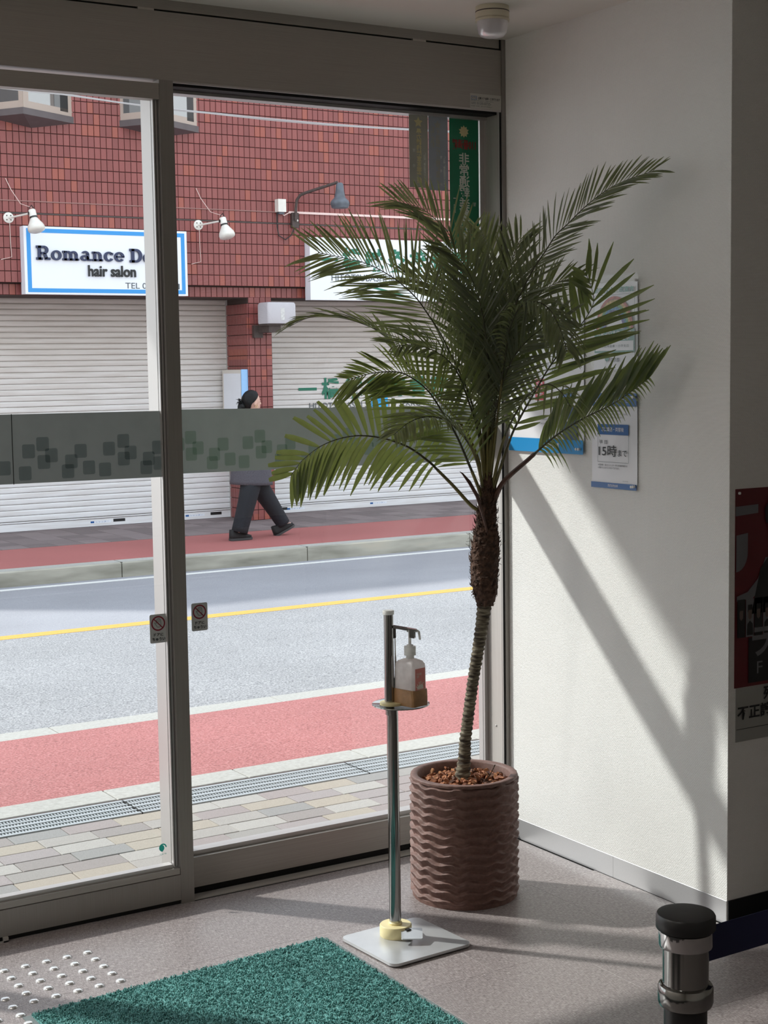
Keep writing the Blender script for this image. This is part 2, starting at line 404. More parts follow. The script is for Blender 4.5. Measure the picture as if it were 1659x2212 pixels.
def text_mesh(txt, bold=0., line=1., shear=0., space=1., res=3, align='LEFT'):
    cu = bpy.data.curves.new('t', 'FONT'); cu.body = txt; cu.size = 1; cu.offset = bold; cu.space_line = line; cu.shear = shear
    cu.resolution_u = res; cu.space_character = space; cu.align_x = align; cu.fill_mode = 'FRONT'
    ob = bpy.data.objects.new('t', cu); COL.objects.link(ob)
    dg = bpy.context.evaluated_depsgraph_get(); me = ob.evaluated_get(dg).to_mesh()
    v = [tuple(x.co) for x in me.vertices]; f = [tuple(p.vertices) for p in me.polygons]
    ob.evaluated_get(dg).to_mesh_clear(); bpy.data.objects.remove(ob); bpy.data.curves.remove(cu)
    return v, f
def lettering(txt, mat, p0, ux, uy, parent, name='lettering', depth=.0003, mirror=False, **k):
    """fit the text in the box at p0 (lower left as placed) spanned by ux (reading direction) and uy (up)"""
    v, f = text_mesh(txt, **k)
    if not v: return None
    p0, ux, uy = Vector(p0), Vector(ux), Vector(uy)
    x0 = min(a[0] for a in v); x1 = max(a[0] for a in v); y0 = min(a[1] for a in v); y1 = max(a[1] for a in v)
    nn = ux.cross(uy).normalized()*(-1 if mirror else 1)
    P = lambda a, d: p0+ux*((a[0]-x0)/(x1-x0))+uy*((a[1]-y0)/(y1-y0))+nn*d
    if depth <= .001: return MB().add([P(a, depth) for a in v], f).build(name, mat, parent)
    n = len(v); V = [P(a, depth) for a in v]+[P(a, 0) for a in v]; ed = {}
    for q in f:
        for i in range(len(q)):
            a, b = q[i], q[(i+1) % len(q)]; ed[(a, b)] = 1
    F = list(f)
    for (a, b) in ed:
        if (b, a) not in ed: F.append((b, a, a+n, b+n))
    return MB().add(V, F).build(name, mat, parent)
def poly(mat, pts, parent, name, p0, ux, uy, d=.0004):
    """flat printed shape given in 0..1 coordinates of the sheet p0, ux, uy"""
    p0, ux, uy = Vector(p0), Vector(ux), Vector(uy); nn = ux.cross(uy).normalized()*d
    return MB().add([p0+ux*a+uy*b+nn for a, b in pts], [tuple(range(len(pts)))]).build(name, mat, parent)
def strip(mat, line, w, parent, name, p0, ux, uy, d=.0004, asp=1.):
    """flat printed stroke along a line in sheet coordinates"""
    m = MB(); p0, ux, uy = Vector(p0), Vector(ux), Vector(uy); nn = ux.cross(uy).normalized()*d
    L = [p0+ux*a+uy*b+nn for a, b in line]; z = nn.normalized(); vs = []
    for i, p in enumerate(L):
        t = (L[min(i+1, len(L)-1)]-L[max(i-1, 0)]).normalized(); s = z.cross(t)*w/2; vs += [p-s, p+s]
    m.add(vs, [(2*i, 2*i+2, 2*i+3, 2*i+1) for i in range(len(L)-1)]); return m.build(name, mat, parent)

# ================================================================ SETTING: the lobby
H = 2.69
sbox('ceiling', CEIL, -5, 2.2, -6.6, .15, H, H+.12)
sbox('trim_7', ROOMW, -5, 2.2, .15, 1.06, 2.64, 2.83)                  # overhang above the entrance, soffit over the pavement
sbox('wall_above', ROOMW, -5, 2.2, .12, .17, 2.52, 3.4)
sbox('wall_front', ROOMW, .121, 2.2, .02, .098, -.1, 2.6)
sbox('wall_left', ROOMW, -5.1, -5, -6.6, .15, 0, H)
sbox('wall_back', ROOMW, -5, 2.2, -6.7, -6.6, 0, H)
sbox('wall_far_right', ROOMW, 2.2, 2.3, -6.6, -1.05, 0, H)
# right wall (a stub pier) and the wall that returns to the right, both in woven covering
sbox('wall_right', WALL, 0, .12, -1.0515, .098, 0, H)
w = sbox('wall_return', WALLX, .0005, 2.2, -1.052, -.93, .0, H)
br = struct('baseboard_right')
for a, b in ((-1.0505, -.5485), (-.5475, -.001)):
    MB().cbox(-.0016, .001, a, b, .0, .0694, .0004).build('baseboard_panel', brushed('baseboard_steel', (.60, .60, .61), .36, 'x', .5) if 'baseboard_steel' not in MATS else MATS['baseboard_steel'], br)
sbox('baseboard_return', BLKPL, .002, 2.2, -1.056, -1.04, 0, .07)
# floor of vinyl tiles
sbox('floor_slab', BLACKGAP, -5, 2.2, -6.6, .02, -.12, -.003).name = 'floor'
FL = bpy.data.objects['floor']
tm = MB().cbox(0, .4995, 0, .4995, -.003, 0, .0002)
t0 = tm.build('floor_tile', FLOOR); tme = t0.data; bpy.data.objects.remove(t0)
for j in range(0, 13):
    y1 = .04-.5*j
    for i in range(-8, 5):
        x0 = .24+.5*i+(.0 if j % 2 else .25)
        if x0 > 0 and y1 > -1: continue
        xa, xb = x0, x0+.4995
        if y1 > -1.0 and xb > 0: xb = -.0045
        if xb-xa < .02: continue
        o = link('floor_tile', tme, FL, (xa, y1-.5, 0)); o.scale = ((xb-xa)/.4995, 1, 1)
# tactile studs: steel domes
sm = MB().lathe([(.0135, 0), (.013, .0018), (.0098, .0050), (.006, .0062)], n=14)
s0 = sm.build('tactile_stud', plain('stud_steel', (.72, .72, .72), .25, .6), smooth=60); sme = s0.data; bpy.data.objects.remove(s0)
for i in range(5):
    for j in range(5): link('tactile_stud', sme, FL, (-1.628-.0597*i, -.22-.0605*j, 0))
for i in range(6):
    for j in range(12):
        if i == 0 and j < 1: continue
        link('tactile_stud', sme, FL, (-1.925-.0597*i, -.348-.0605*j, 0)) if True else None

# ================================================================ SETTING: entrance glazing
# header casing, mullion and jamb
hd = struct('trim_1')
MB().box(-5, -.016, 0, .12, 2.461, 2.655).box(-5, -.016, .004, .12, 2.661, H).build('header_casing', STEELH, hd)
MB().box(-5, -.016, .010, .1, 2.650, 2.664).build('shadow_gap', BLACKGAP, hd)
MB().box(-.36, -.31, .002, .012, 2.6545, 2.6615).box(-1.30, -1.25, .002, .012, 2.6545, 2.6615).build('hinge_clip', STEEL, hd)
MB().box(-1.198, -.016, .02, .12, 2.449, 2.461).build('track_shadow', BLACKGAP, hd)
MB().box(-1.198, -.016, .001, .006, 2.455, 2.461).build('drip_edge', ALU, hd)
j = struct('trim_2')                                                     # corner jamb
MB().box(-.0205, -.0155, .006, .094, 0, 2.461).build('jamb_reveal', STEEL, j)
MB().box(-.0205, -.0155, .002, .006, 0, H).box(-.0198, -.0155, .094, .1, 0, 2.461).build('jamb_groove', BLACKGAP, j)
MB().box(-.0212, -.0205, .082, .0855, 0, 2.461).box(-.0212, -.0205, .012, .015, 0, 2.461).build('jamb_bead', ALU, j)
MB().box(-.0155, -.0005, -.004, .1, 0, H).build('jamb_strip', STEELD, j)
mu = struct('trim_3')                                                    # mullion post
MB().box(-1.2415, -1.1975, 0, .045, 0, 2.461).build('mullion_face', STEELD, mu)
MB().box(-1.2375, -1.2, .045, .15, -.03, 2.461).build('mullion_side', ALU, mu)
# fixed panel
wn = struct('window_1')
MB().box(-1.199, -.018, .078, .122, 2.440, 2.452).build('top_rail', ALU, wn)
MB().box(-1.199, -.018, .055, .13, .022, .117).build('bottom_rail', STEELH, wn)
MB().box(-1.199, -.018, .075, .12, .1175, .131).build('glazing_bead', ALU, wn)
MB().box(-1.199, -.018, .07, .12, -.03, .022).build('rail_gap', BLACKGAP, wn)
MB().box(-1.199, -.018, .004, .05, -.004, .004).build('floor_track', STEEL, wn)
MB().box(-1.199, -.018, .0, .004, -.004, .001).box(-1.199, -.018, .05, .07, -.03, .0).build('track_groove', BLACKGAP, wn)
MB().box(-.037, -.0198, .094, .13, .1, 2.449).build('side_stile', ALU, wn)
MB().box(-1.199, -.037, .101, .107, .125, 2.443).build('glass_pane', GLASS, wn)
MB().lathe([(.004, 0), (.004, -.002), (.002, -.003)], (-.0205, .050, .378), 10, 'x').build('rivet', ALU, wn)
fm = MB().add([(-1.199, .0995, 1.3055), (-.0375, .0985, 1.2975), (-.0375, .0985, 1.4845), (-1.199, .0995, 1.5015)], [(0, 1, 2, 3)]).build('frosted_band', FILM, wn)
SQ = [(-1.144, 1.435), (-1.143, 1.384), (-1.12, 1.402), (-1.184, 1.415), (-1.035, 1.411), (-1.065, 1.381), (-1.073, 1.355), (-1.012, 1.364), (-.964, 1.354), (-.949, 1.413),
      (-.907, 1.432), (-.904, 1.382), (-.883, 1.398), (-.829, 1.384), (-.837, 1.356), (-.799, 1.407), (-.715, 1.379), (-.742, 1.351), (-.690, 1.362), (-.645, 1.354), (-.628, 1.41),
      (-.588, 1.43), (-.585, 1.381), (-.562, 1.397), (-.508, 1.38), (-.478, 1.405), (-.39, 1.377), (-.42, 1.35), (-.32, 1.352), (-.30, 1.41), (-.26, 1.43), (-.25, 1.38)]
def squares(lst, y0, dy, x_a, par, mt, zs=0., mx=-1.19):
    for k, (x, z) in enumerate(lst):
        m = MB(); c = .005; w_, h_ = .0372, .0400; x = max(x, mx)
        yy = (y0+dy*(x-x_a))-.0006-(k % 3)*.00025
        z = z+zs*(x-x_a)
        pts = []
        for cx, cz, a0 in ((x+w_-c, z-c, 0), (x+c, z-c, 90), (x+c, z-h_+c, 180), (x+w_-c, z-h_+c, 270)):
            for q in (0, 45, 90): a = R(a0+q); pts.append((cx+c*cos(a), yy, cz+c*sin(a)))
        m.add(pts, [tuple(range(len(pts)))]).build('film_square', mt, par)
squares(SQ, .0995, -.001/1.18, -1.199, fm, FILMSQ, -.007)
# sliding leaf, left
dr = struct('door_1')
MB().box(-2.30, -1.2435, -.002, .036, 2.404, 2.4495).build('top_rail', STEELH, dr)
MB().box(-2.30, -1.2435, -.004, .040, .014, .092).build('bottom_rail', STEELD, dr)
MB().box(-2.30, -1.2435, .0, .036, .0935, .112).build('rail_cap', STEELH, dr)
MB().box(-2.30, -1.262, .012, .04, .112, .124).build('glazing_bead', ALU, dr)
MB().box(-2.30, -1.2435, .004, .034, .0915, .094).box(-2.3, -1.2435, .004, .03, -.001, .0135).build('rail_gap', BLACKGAP, dr)
MB().box(-1.2585, -1.2545, .012, .034, .115, 2.404).box(-1.2505, -1.2435, .016, .036, .115, 2.404).build('stile_bead', ALU, dr)
MB().box(-1.2545, -1.2505, .018, .034, .115, 2.404).build('stile_groove', BLACKGAP, dr)
MB().box(-2.30, -1.2585, .024, .030, .12, 2.406).build('glass_pane', GLASS, dr)
MB().box(-2.30, -2.25, .0, .036, .112, 2.404).build('far_stile', STEEL, dr)
MB().box(-1.80, -1.785, -.012, -.004, .0, .014).box(-2.3, -1.785, -.012, -.006, .0, .004).build('floor_guide', STEEL, dr)
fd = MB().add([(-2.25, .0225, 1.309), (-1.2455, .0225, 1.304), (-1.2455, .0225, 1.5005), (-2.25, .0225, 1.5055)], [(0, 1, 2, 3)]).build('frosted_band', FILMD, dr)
SQD = [(-1.754, 1.372), (-1.694, 1.355), (-1.682, 1.417), (-1.64, 1.436), (-1.638, 1.385), (-1.615, 1.403), (-1.556, 1.383), (-1.567, 1.355), (-1.527, 1.412), (-1.503, 1.363),
       (-1.454, 1.355), (-1.44, 1.415), (-1.395, 1.436), (-1.395, 1.384), (-1.373, 1.401), (-1.316, 1.381), (-1.325, 1.355), (-1.286, 1.413), (-1.283, 1.366)]
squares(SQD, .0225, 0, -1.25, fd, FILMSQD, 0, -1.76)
MB().box(-1.7105, -1.7085, .0215, .0222, 1.305, 1.504).build('film_seam', BLACKGAP, fd)
# the rest of the shop front, left of the picture
w2 = struct('window_2')
MB().box(-2.35, -2.3, 0, .12, -.03, 2.461).box(-4.98, -2.35, .05, .1, -.03, .12).box(-4.98, -2.35, .05, .1, 2.42, 2.461).box(-3.7, -3.65, .02, .12, -.03, 2.461).build('window_frame', STEEL, w2)
MB().box(-4.98, -2.35, .07, .076, .12, 2.43).build('glass_pane', GLASS, w2)
MB().box(-4.98, -2.35, .066, .0665, 1.305, 1.504).build('frosted_band', FILMD, w2)
sbox('trim_5', KERB, -5, -.0, .02, .15, -.12, -.022).name = 'trim_5'
sbox('trim_6', ALU, -2.3, -1.2415, .05, .075, -.03, .0)

# ================================================================ SETTING: the street, falling gently away from the door
def slope_slab(name, mat, x0, x1, y0, y1, z0, z1, t=.12, parent=None):
    o = MB().add([(x0, y0, z0), (x1, y0, z0), (x1, y1, z1), (x0, y1, z1), (x0, y0, z0-t), (x1, y0, z0-t), (x1, y1, z1-t), (x0, y1, z1-t)],
                 [(0, 1, 2, 3), (7, 6, 5, 4), (0, 4, 5, 1), (1, 5, 6, 2), (2, 6, 7, 3), (3, 7, 4, 0)]).build(name, mat, parent)
    if parent is None: o['kind'] = 'structure'
    return o
pv = slope_slab('pavement_bed', MORTAR, -6, 3.5, .15, 1.075, -.036, -.036)
pm = MB().cbox(0, .197, 0, .0975, -.036, -.03, .0015); p0 = pm.build('paving_brick', PAVER); pme = p0.data; bpy.data.objects.remove(p0)
rnd = random.Random(3)
for r_ in range(9):
    y0 = .157+.1015*r_; x = -2.6-rnd.random()*.2
    while x < 1.4:
        if not (x < -1.63 and y0 < .46 and x+.197 > -1.94): link('paving_brick', pme, pv, (x, y0, rnd.uniform(-.0012, .0012)))
        x += .2
yt = MB().cbox(-1.935, -1.635, .155, .45, -.036, -.026, .003)
yt = yt.build('tactile_block', PAVERY, pv)
yb = MB()
for i in range(5):
    for k in range(5): yb.lathe([(.012, 0), (.010, .004), (.006, .005)], (-1.905+i*.06, .185+k*.0585, -.026), 10)
yb.build('block_dot', PAVERY, yt)
# drain
dn = thing('drain_channel', 'steel drain grating running along the brick paving outside the glass', 'drain', (0, 1.17, -.03))
MB().box(-6, 3.5, 1.078, 1.282, -.12, -.055).build('channel', MORTAR, dn)
g = MB()
for y0, y1 in ((1.08, 1.100), (1.125, 1.137), (1.170, 1.190), (1.213, 1.225), (1.262, 1.282)): g.box(-4, 3.2, y0, y1, -.05, -.029)
g.build('grating_rail', PLATE if False else plain('galvanised', (.42, .445, .46), .5, .3), dn)
g = MB(); x = -4.
while x < 3.2: g.box(x, x+.0048, 1.1, 1.262, -.045, -.031); x += .0122
tag(g.build('grating_bar', MATS['galvanised'], dn), kind='stuff')
g = MB()
for k in range(8): g.box(-3.9+k*.995, -3.895+k*.995, 1.079, 1.283, -.046, -.0285)
tag(g.build('grating_joint', BLACKGAP, dn), kind='stuff')
sbox('trim_8', MORTAR, -6, 3.5, 1.283, 1.30, -.12, -.031)
def kerb(name, y0, y1, z, x0, x1, L, off, mat=KERB, h=.1):
    s = struct(name); x = x0+off
    while x < x1:
        MB().cbox(x, x+L-.006, y0, y1, z-h, z, .003).build('kerb_stone', mat, s); x += L
    return s
kerb('kerb_near', 1.30, 1.455, -.028, -4, 4, .568, .240)
slope_slab('red_pavement', REDPATH, -8, 8, 1.455, 2.71, -.030, -.082)
kerb('kerb_flush', 2.712, 2.868, -.083, -6, 6, .60, -.04)
slope_slab('road_near_lane', ASPHALT, -16, 20, 2.87, 6.07, -.086, -.2)
slope_slab('road_far_lane', ASPHALT2, -16, 24, 6.07, 9.66, -.2, -.35)
yl = slope_slab('road_line_yellow', YLINE, -16, 24, 6.065, 6.255, -.198, -.2062, .004)
wl = slope_slab('road_line_white', WLINE, -16, 24, 9.34, 9.47, -.334, -.3395, .004)
k2 = struct('kerb_far')
for i in range(-5, 12):
    x = 2.51+2.03*i
    MB().cbox(x, x+2.02, 9.66, 9.86, -.40, -.205, .012).build('kerb_stone', CURBF, k2)
    MB().box(x, x+2.02, 9.672, 9.86, -.2055, -.2035).build('kerb_top', KERB, k2)
sbox('red_pavement_far', REDPATH2, -8, 24, 9.86, 11.38, -.32, -.203)
pf = sbox('pavement_far', MORTAR, -8, 24, 11.38, 13.3, -.32, -.206)
pm = MB().cbox(0, .294, 0, .294, -.006, 0, .002); p0 = pm.build('paving_slab', PAVER2); pme = p0.data; bpy.data.objects.remove(p0)
for r_ in range(6):
    for i in range(34):
        link('paving_slab', pme, pf, (-.2+.3*i, 11.39+.3*r_, -.2+rnd.uniform(-.001, .001)))

# ================================================================ ACROSS THE ROAD: the tiled shop building
U, SH = 12.38, 13.07
bd = thing('shop_building', 'two storey shop building faced in small dark red glazed tiles', 'building', (5, 13.5, -.2))
MB().box(-3, 16, U+.012, 14.5, 2.60, 5.35).build('upper_wall', MORTAR, bd)
MB().box(-3, 16, U+.10, 14.5, 2.462, 2.60).build('lintel', MORTAR, bd)
MB().box(5.335, 5.655, U+.102, 13.4, -.21, 2.465).build('pillar', MORTAR, bd)
MB().box(-3, 16, 13.2, 14.5, -.21, 2.47).build('back_wall', MORTAR, bd)
PX, PZ = .0715, .1238
grv = MB(); field = MB(); cand = []
def tile_box(x0, x1, z0, z1, y, d=.012):
    return (x0+.0032, x1-.0032, y, y+d, z0+.0038, z1-.0038)
rows = [2.596+k*PZ for k in range(-0, 6)]+[3.352+k*PZ for k in range(0, 16)]
for z in rows:
    zt = z+(.1238 if z < 3.2 or z > 3.3 else .128)
    for i in range(-8, 150):
        x = 1.5+i*PX
        cand.append((x, z, U))
for i in range(-8, 150): cand.append((1.5+i*PX, 2.466, U+.088))
PIL = []
for z in [-.2+k*.1238 for k in range(21)]+[2.4]:
    for i in range(4): PIL.append((5.345+i*.0775, z))
inb = []
for (x, z, y) in cand:
    vis = (2.0 < x < 9.2 and z < 4.75)
    hid = (2.53 < x < 4.47 and 2.47 < z < 3.17) or (6.07 < x < 9.3 and 2.44 < z < 3.17)
    inb.append((vis and not hid, x, z, y))
near = sorted([q for q in inb if q[0]], key=lambda q: (q[1]*.39+q[2]*.25))[:300]
ns = set((q[1], q[2]) for q in near)
tb = MB().cbox(0, 1, 0, 1, 0, 1, .05)
def tile_part(w, h):
    m = MB(); c = .0025; d = .012                                       # front face towards -y
    v = [(0, d, 0), (w, d, 0), (w, d, h), (0, d, h), (0, c, 0), (w, c, 0), (w, c, h), (0, c, h), (c, 0, c), (w-c, 0, c), (w-c, 0, h-c), (c, 0, h-c)]
    f = [(8, 9, 10, 11)]
    for a in range(4): b = (a+1) % 4; f += [(a, b, b+4, a+4), (a+4, b+4, b+8, a+8)]
    o = m.add(v, f).build('tile', TILE); me = o.data; bpy.data.objects.remove(o); return me, v, f
TME, TV, TF = tile_part(PX-.0064, PZ-.0076)
for ok, x, z, y in inb:
    if (x, z) in ns and ok: link('tile', TME, bd, (x+.0032, y+rnd.uniform(-.0008, .0008), z+.0038))
    else: field.add([(x+.0032+a, y+b, z+.0038+c) for a, b, c in TV], TF)
for x, z in PIL:
    h = min(.1162, 2.466-z) if z > 2.3 else .1162
    field.add([(x+a*1.08, U+.09+b, z+.0038+c*(h/.1162)) for a, b, c in TV], TF)
for k in range(22):                                                     # narrow tiles on the pillar's left side
    z = -.2+k*.1238
    if z > 2.36: break
    for i in range(8): field.add([(5.323+b, 13.03-i*PX-a, z+.0038+c) for a, b, c in TV], TF)
tag(field.build('tile_field', TILEF, bd), kind='stuff')
MB().box(-3, 16, U+.004, U+.02, 3.338, 3.354).build('expansion_joint', BROWNM, bd)
# bay windows
def bay(x0, par):
    L, Rr, ax, ay = x0, x0+1.0, x0+.27, 11.98
    zb, zt, zh = 4.345, 4.415, 5.3
    wa = U+.012
    m = MB(); lo = [(L, wa, zb), (ax, ay, zb), (Rr, wa, zb)]; hi = [(L, wa, zt), (ax, ay, zt), (Rr, wa, zt)]; dp = (x0+.5, wa, 4.262)
    m.add(lo+hi+[dp], [(0, 1, 4, 3), (1, 2, 5, 4), (3, 4, 5), (1, 0, 6), (2, 1, 6), (0, 2, 6)])
    b = m.build('bay_sill', BAYS, par)
    # two glazed faces
    for (a, c, frame_w, gap) in (((L, wa), (ax, ay), .06, 0), ((ax, ay), (Rr, wa), .10, 1)):
        A, C = Vector((a[0], a[1], 0)), Vector((c[0], c[1], 0)); d = (C-A); ln = d.length; d.normalize(); nrm = Vector((d.y, -d.x, 0))
        def pan(s0, s1, z0, z1, th, nm, mt, p):
            q = A+d*((s0+s1)/2)+Vector((0, 0, (z0+z1)/2))-nrm*(th/2+.01)
            return MB().obb(q, d*(s1-s0)/2, nrm*th/2, Vector((0, 0, (z1-z0)/2))).build(nm, mt, p)
        fr = pan(0, frame_w, zt, zh, .05, 'window_frame', BAYF, par); pan(ln-frame_w, ln, zt, zh, .05, 'window_frame', BAYF, par); pan(frame_w, ln-frame_w, zt, zt+.075, .05, 'window_frame', BAYF, par)
        pan(frame_w, ln-frame_w-(.13 if gap else 0), zt+.075, zh, .02, 'pane', BAYG, fr)
        if gap: pan(ln-frame_w-.13, ln-frame_w, zt+.04, zh, .012, 'window_track', BLKPL, par)
    MB().add([(L, wa, zh), (ax, ay, zh), (Rr, wa, zh), (L, wa, zh+.1), (ax, ay, zh+.1), (Rr, wa, zh+.1)], [(0, 1, 4, 3), (1, 2, 5, 4), (3, 4, 5), (0, 2, 1)]).build('bay_roof', BAYS, par)
bay(2.22, bd); bay(3.73, bd)
# roller shutters
def shutter(x0, x1, label, marks):
    t = thing('roller_shutter', label, 'shutter', ((x0+x1)/2, SH, -.2), 'roller shutters across the road')
    prof = [(0.012, 0), (.002, .006), (0, .02), (0, .046), (.004, .058), (.012, .0625)]
    n = 0; z = -.085; sm_ = None
    while z < 2.49:
        if sm_ is None:
            m = MB(); v = []
            for dy, dz in prof: v += [(x0, dy, dz), (x1, dy, dz)]
            v += [(x0, .016, .0625), (x1, .016, .0625), (x0, .016, 0), (x1, .016, 0)]
            k = len(prof); f = [(2*i, 2*i+1, 2*i+3, 2*i+2) for i in range(k-1)]+[(2*k-2, 2*k-1, 2*k+1, 2*k), (2*k, 2*k+1, 2*k+3, 2*k+2), (2*k+2, 2*k+3, 1, 0)]
            o = m.add(v, f).build('slat', SLAT); sm_ = o.data; bpy.data.objects.remove(o)
        link('slat', sm_, t, (0, SH, z)); z += .0655
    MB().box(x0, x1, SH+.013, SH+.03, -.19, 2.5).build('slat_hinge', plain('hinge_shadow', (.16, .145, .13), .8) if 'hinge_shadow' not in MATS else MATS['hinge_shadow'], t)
    bb = MB().box(x0, x1, SH-.008, SH+.012, -.197, -.092).build('bottom_bar', SLAT, t)
    MB().box(x0, x1, SH-.010, SH-.004, -.112, -.106).build('bar_lip', BROWNM, t)
    for x in (x0, x1): MB().box(x-.03, x+.035 if x == x1 else x+.03, SH-.05, SH+.06, -.2, 2.5).build('guide_rail', ALU, t)
    for kind, mx in marks:
        p = (mx, SH-.0085, -.165)
        if kind == 'black': quad('plate', BLKPL, (mx, SH-.0085, -.160), (.15, 0, 0), (0, 0, .035), bb)
        else:
            q = quad('maker_label', SIGNW, p, (.26, 0, 0), (0, 0, .03), bb)
            quad('mark', PBLUE, (mx+.005, SH-.0092, -.160), (.045, 0, 0), (0, 0, .022), q); lettering('シャッター', PBLUE, (mx+.065, SH-.0092, -.157), (.17, 0, 0), (0, 0, .017), q)
    return t
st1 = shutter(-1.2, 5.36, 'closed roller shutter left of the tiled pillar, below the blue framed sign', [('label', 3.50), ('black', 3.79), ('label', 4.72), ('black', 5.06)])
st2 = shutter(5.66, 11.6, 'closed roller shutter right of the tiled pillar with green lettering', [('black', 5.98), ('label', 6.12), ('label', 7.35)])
lt = thing('shutter_lettering', 'green shop name painted on the closed shutter behind the palm', 'lettering', (7.2, SH-.01, 1.1))
BIG = '一橋鍼灸接骨院'
def big_row(x, z, w, h, step, y, mt, par):
    for k, ch in enumerate(BIG):
        if ch == '一': lettering(ch, mt, (x, y, z+h*.42), (w, 0, 0), (0, 0, h*.13), par, bold=.01)
        else: lettering(ch, mt, (x+step*k, y, z), (w, 0, 0), (0, 0, h), par, bold=.03)
big_row(6.325, 1.225, .265, .27, .335, SH-.006, GREENL, lt)
lettering('HITOTSUBASHI SHINKYU SEKKOTSUIN', GREYL, (6.478, SH-.006, 1.105), (2.02, 0, 0), (0, 0, .075), lt, bold=.004)
nt2 = MB().obb((7.52, SH-.013, 1.19), (.125, 0, 0), (0, .002, 0), (0, 0, .085)).build('paper_notice', SIGNBLUE if False else plain('notice_blue', (.03, .42, .85), .6), None)
tag(nt2, 'bright blue paper notice taped on the right shutter', 'notice')
lettering('お知らせ\n臨時休業\nいたします', PBLUE, (7.43, SH-.0152, 1.13), (.18, 0, 0), (0, 0, .12), nt2)

# ---------------------------------------------------------------- signs
YS = U-.12
sg = thing('hair_salon_sign', 'white hair salon sign box with a bright blue border', 'sign', (3.5, YS, 2.46))
MB().box(2.541, 4.466, YS, U+.012, 2.468, 3.200).build('sign_box', SIGNW, sg)
b_ = MB(); X0, X1, Z0, Z1 = 2.572, 4.437, 2.488, 3.176; w_ = .044
b_.box(X0, X1, YS-.003, YS, Z0, Z0+w_).box(X0, X1, YS-.003, YS, Z1-w_, Z1).box(X0, X0+w_, YS-.003, YS, Z0+w_, Z1-w_).box(X1-w_, X1, YS-.003, YS, Z0+w_, Z1-w_)
b_.build('border', SIGNBLUE, sg)
# slab-serif capitals and lower case, drawn as thick strokes
def glyph(ch):
    """list of polygons (outer strokes) in a unit-high box, with the glyph width"""
    P = []
    def rect(a, b, c, d): P.append([(a, c), (b, c), (b, d), (a, d)])
    def arc(cx, cy, rx, ry, a0, a1, tx, ty, n=14):
        for i in range(n):
            t0 = R(a0+(a1-a0)*i/n); t1 = R(a0+(a1-a0)*(i+1)/n)
            P.append([(cx+rx*cos(t0), cy+ry*sin(t0)), (cx+rx*cos(t1), cy+ry*sin(t1)), (cx+(rx-tx)*cos(t1), cy+(ry-ty)*sin(t1)), (cx+(rx-tx)*cos(t0), cy+(ry-ty)*sin(t0))])
    if ch == 'R':
        rect(.12, .36, 0, 1); rect(0, .48, 0, .17); rect(0, .6, .83, 1); rect(.3, .6, .40, .56); arc(.58, .70, .34, .30, -90, 90, .24, .16)
        P.append([(.50, .5), (.74, .46), (.88, .12), (.64, .04)]); rect(.64, 1.05, 0, .17); return P, 1.08
    if ch == 'D':
        rect(.12, .36, 0, 1); rect(0, .5, 0, .17); rect(0, .5, .83, 1); arc(.5, .5, .48, .5, -90, 90, .26, .17); return P, 1.02
    x = .70
    if ch == 'o': arc(.40, .345, .40, .36, 0, 360, .23, .13, 24); return P, .84
    if ch == 'c': arc(.38, .345, .38, .36, 45, 330, .23, .13, 20); rect(.52, .72, .46, .62); return P, .78
    if ch == 'e': arc(.40, .345, .40, .36, 0, 325, .23, .13, 22); rect(.12, .79, .29, .40); return P, .84
    if ch == 'a': rect(.48, .70, .08, .5); rect(.60, .86, 0, .14); arc(.40, .46, .30, .25, 0, 150, .20, .13); arc(.34, .20, .32, .21, 0, 360, .2, .12, 20); return P, .9
    if ch in 'nm':
        rect(.1, .32, 0, .68); rect(0, .2, .54, .68); rect(0, .42, 0, .14); k = 0
        for k in range(2 if ch == 'm' else 1):
            ox = .1+.42*k; arc(ox+.32, .40, .32, .28, 0, 130, .22, .13); rect(ox+.42, ox+.64, 0, .42); rect(ox+.32, ox+.74, 0, .14)
        return P, .1+.42*k+.80
    return P, .4
def word(txt, x, z, h, y, mt, par, track=.03, name='raised_letter', dep=.022, sx=1.):
    for ch in txt:
        if ch == ' ': x += h*.38; continue
        P, wd = glyph(ch); m = MB()
        for q in P:
            v = [(x+a*h*sx, y-dep, z+b*h) for a, b in q]+[(x+a*h*sx, y, z+b*h) for a, b in q]
            area = sum(q[i][0]*q[(i+1) % 4][1]-q[(i+1) % 4][0]*q[i][1] for i in range(4))
            if area < 0: v = v[3::-1]+v[7:3:-1]
            m.add(v, [(0, 1, 2, 3), (7, 6, 5, 4), (0, 4, 5, 1), (1, 5, 6, 2), (2, 6, 7, 3), (3, 7, 4, 0)])
        m.build(name, mt, par); x += (wd*sx+track)*h
    return x
word('Romance', 2.672, 2.838, .153, YS-.001, NAVY, sg, sx=.98)
word('De', 3.757, 2.832, .153, YS-.001, NAVY, sg)
lettering('hair salon', BLACK, (3.262, YS-.002, 2.668), (.565, 0, 0), (0, 0, .125), sg, depth=.018, bold=.018)
lettering('TEL 04', GREYL, (3.70, YS-.002, 2.542), (.31, 0, 0), (0, 0, .066), sg, bold=.004)
lettering('1', GREYL, (4.345, YS-.002, 2.542), (.018, 0, 0), (0, 0, .062), sg, bold=.004)
s2 = thing('clinic_sign', 'white clinic sign board with green characters beside the palm', 'sign', (7.7, YS, 2.44))
MB().box(6.078, 9.55, YS, U+.012, 2.440, 3.188).build('sign_board', SIGNW, s2)
big_row(6.200, 2.79, .265, .285, .325, YS-.003, GREENL, s2)
lettering('HITOTSUBASHI SHINKYU SEKKOTSUIN', GREYL, (6.372, YS-.002, 2.672), (2.02, 0, 0), (0, 0, .082), s2, bold=.004)
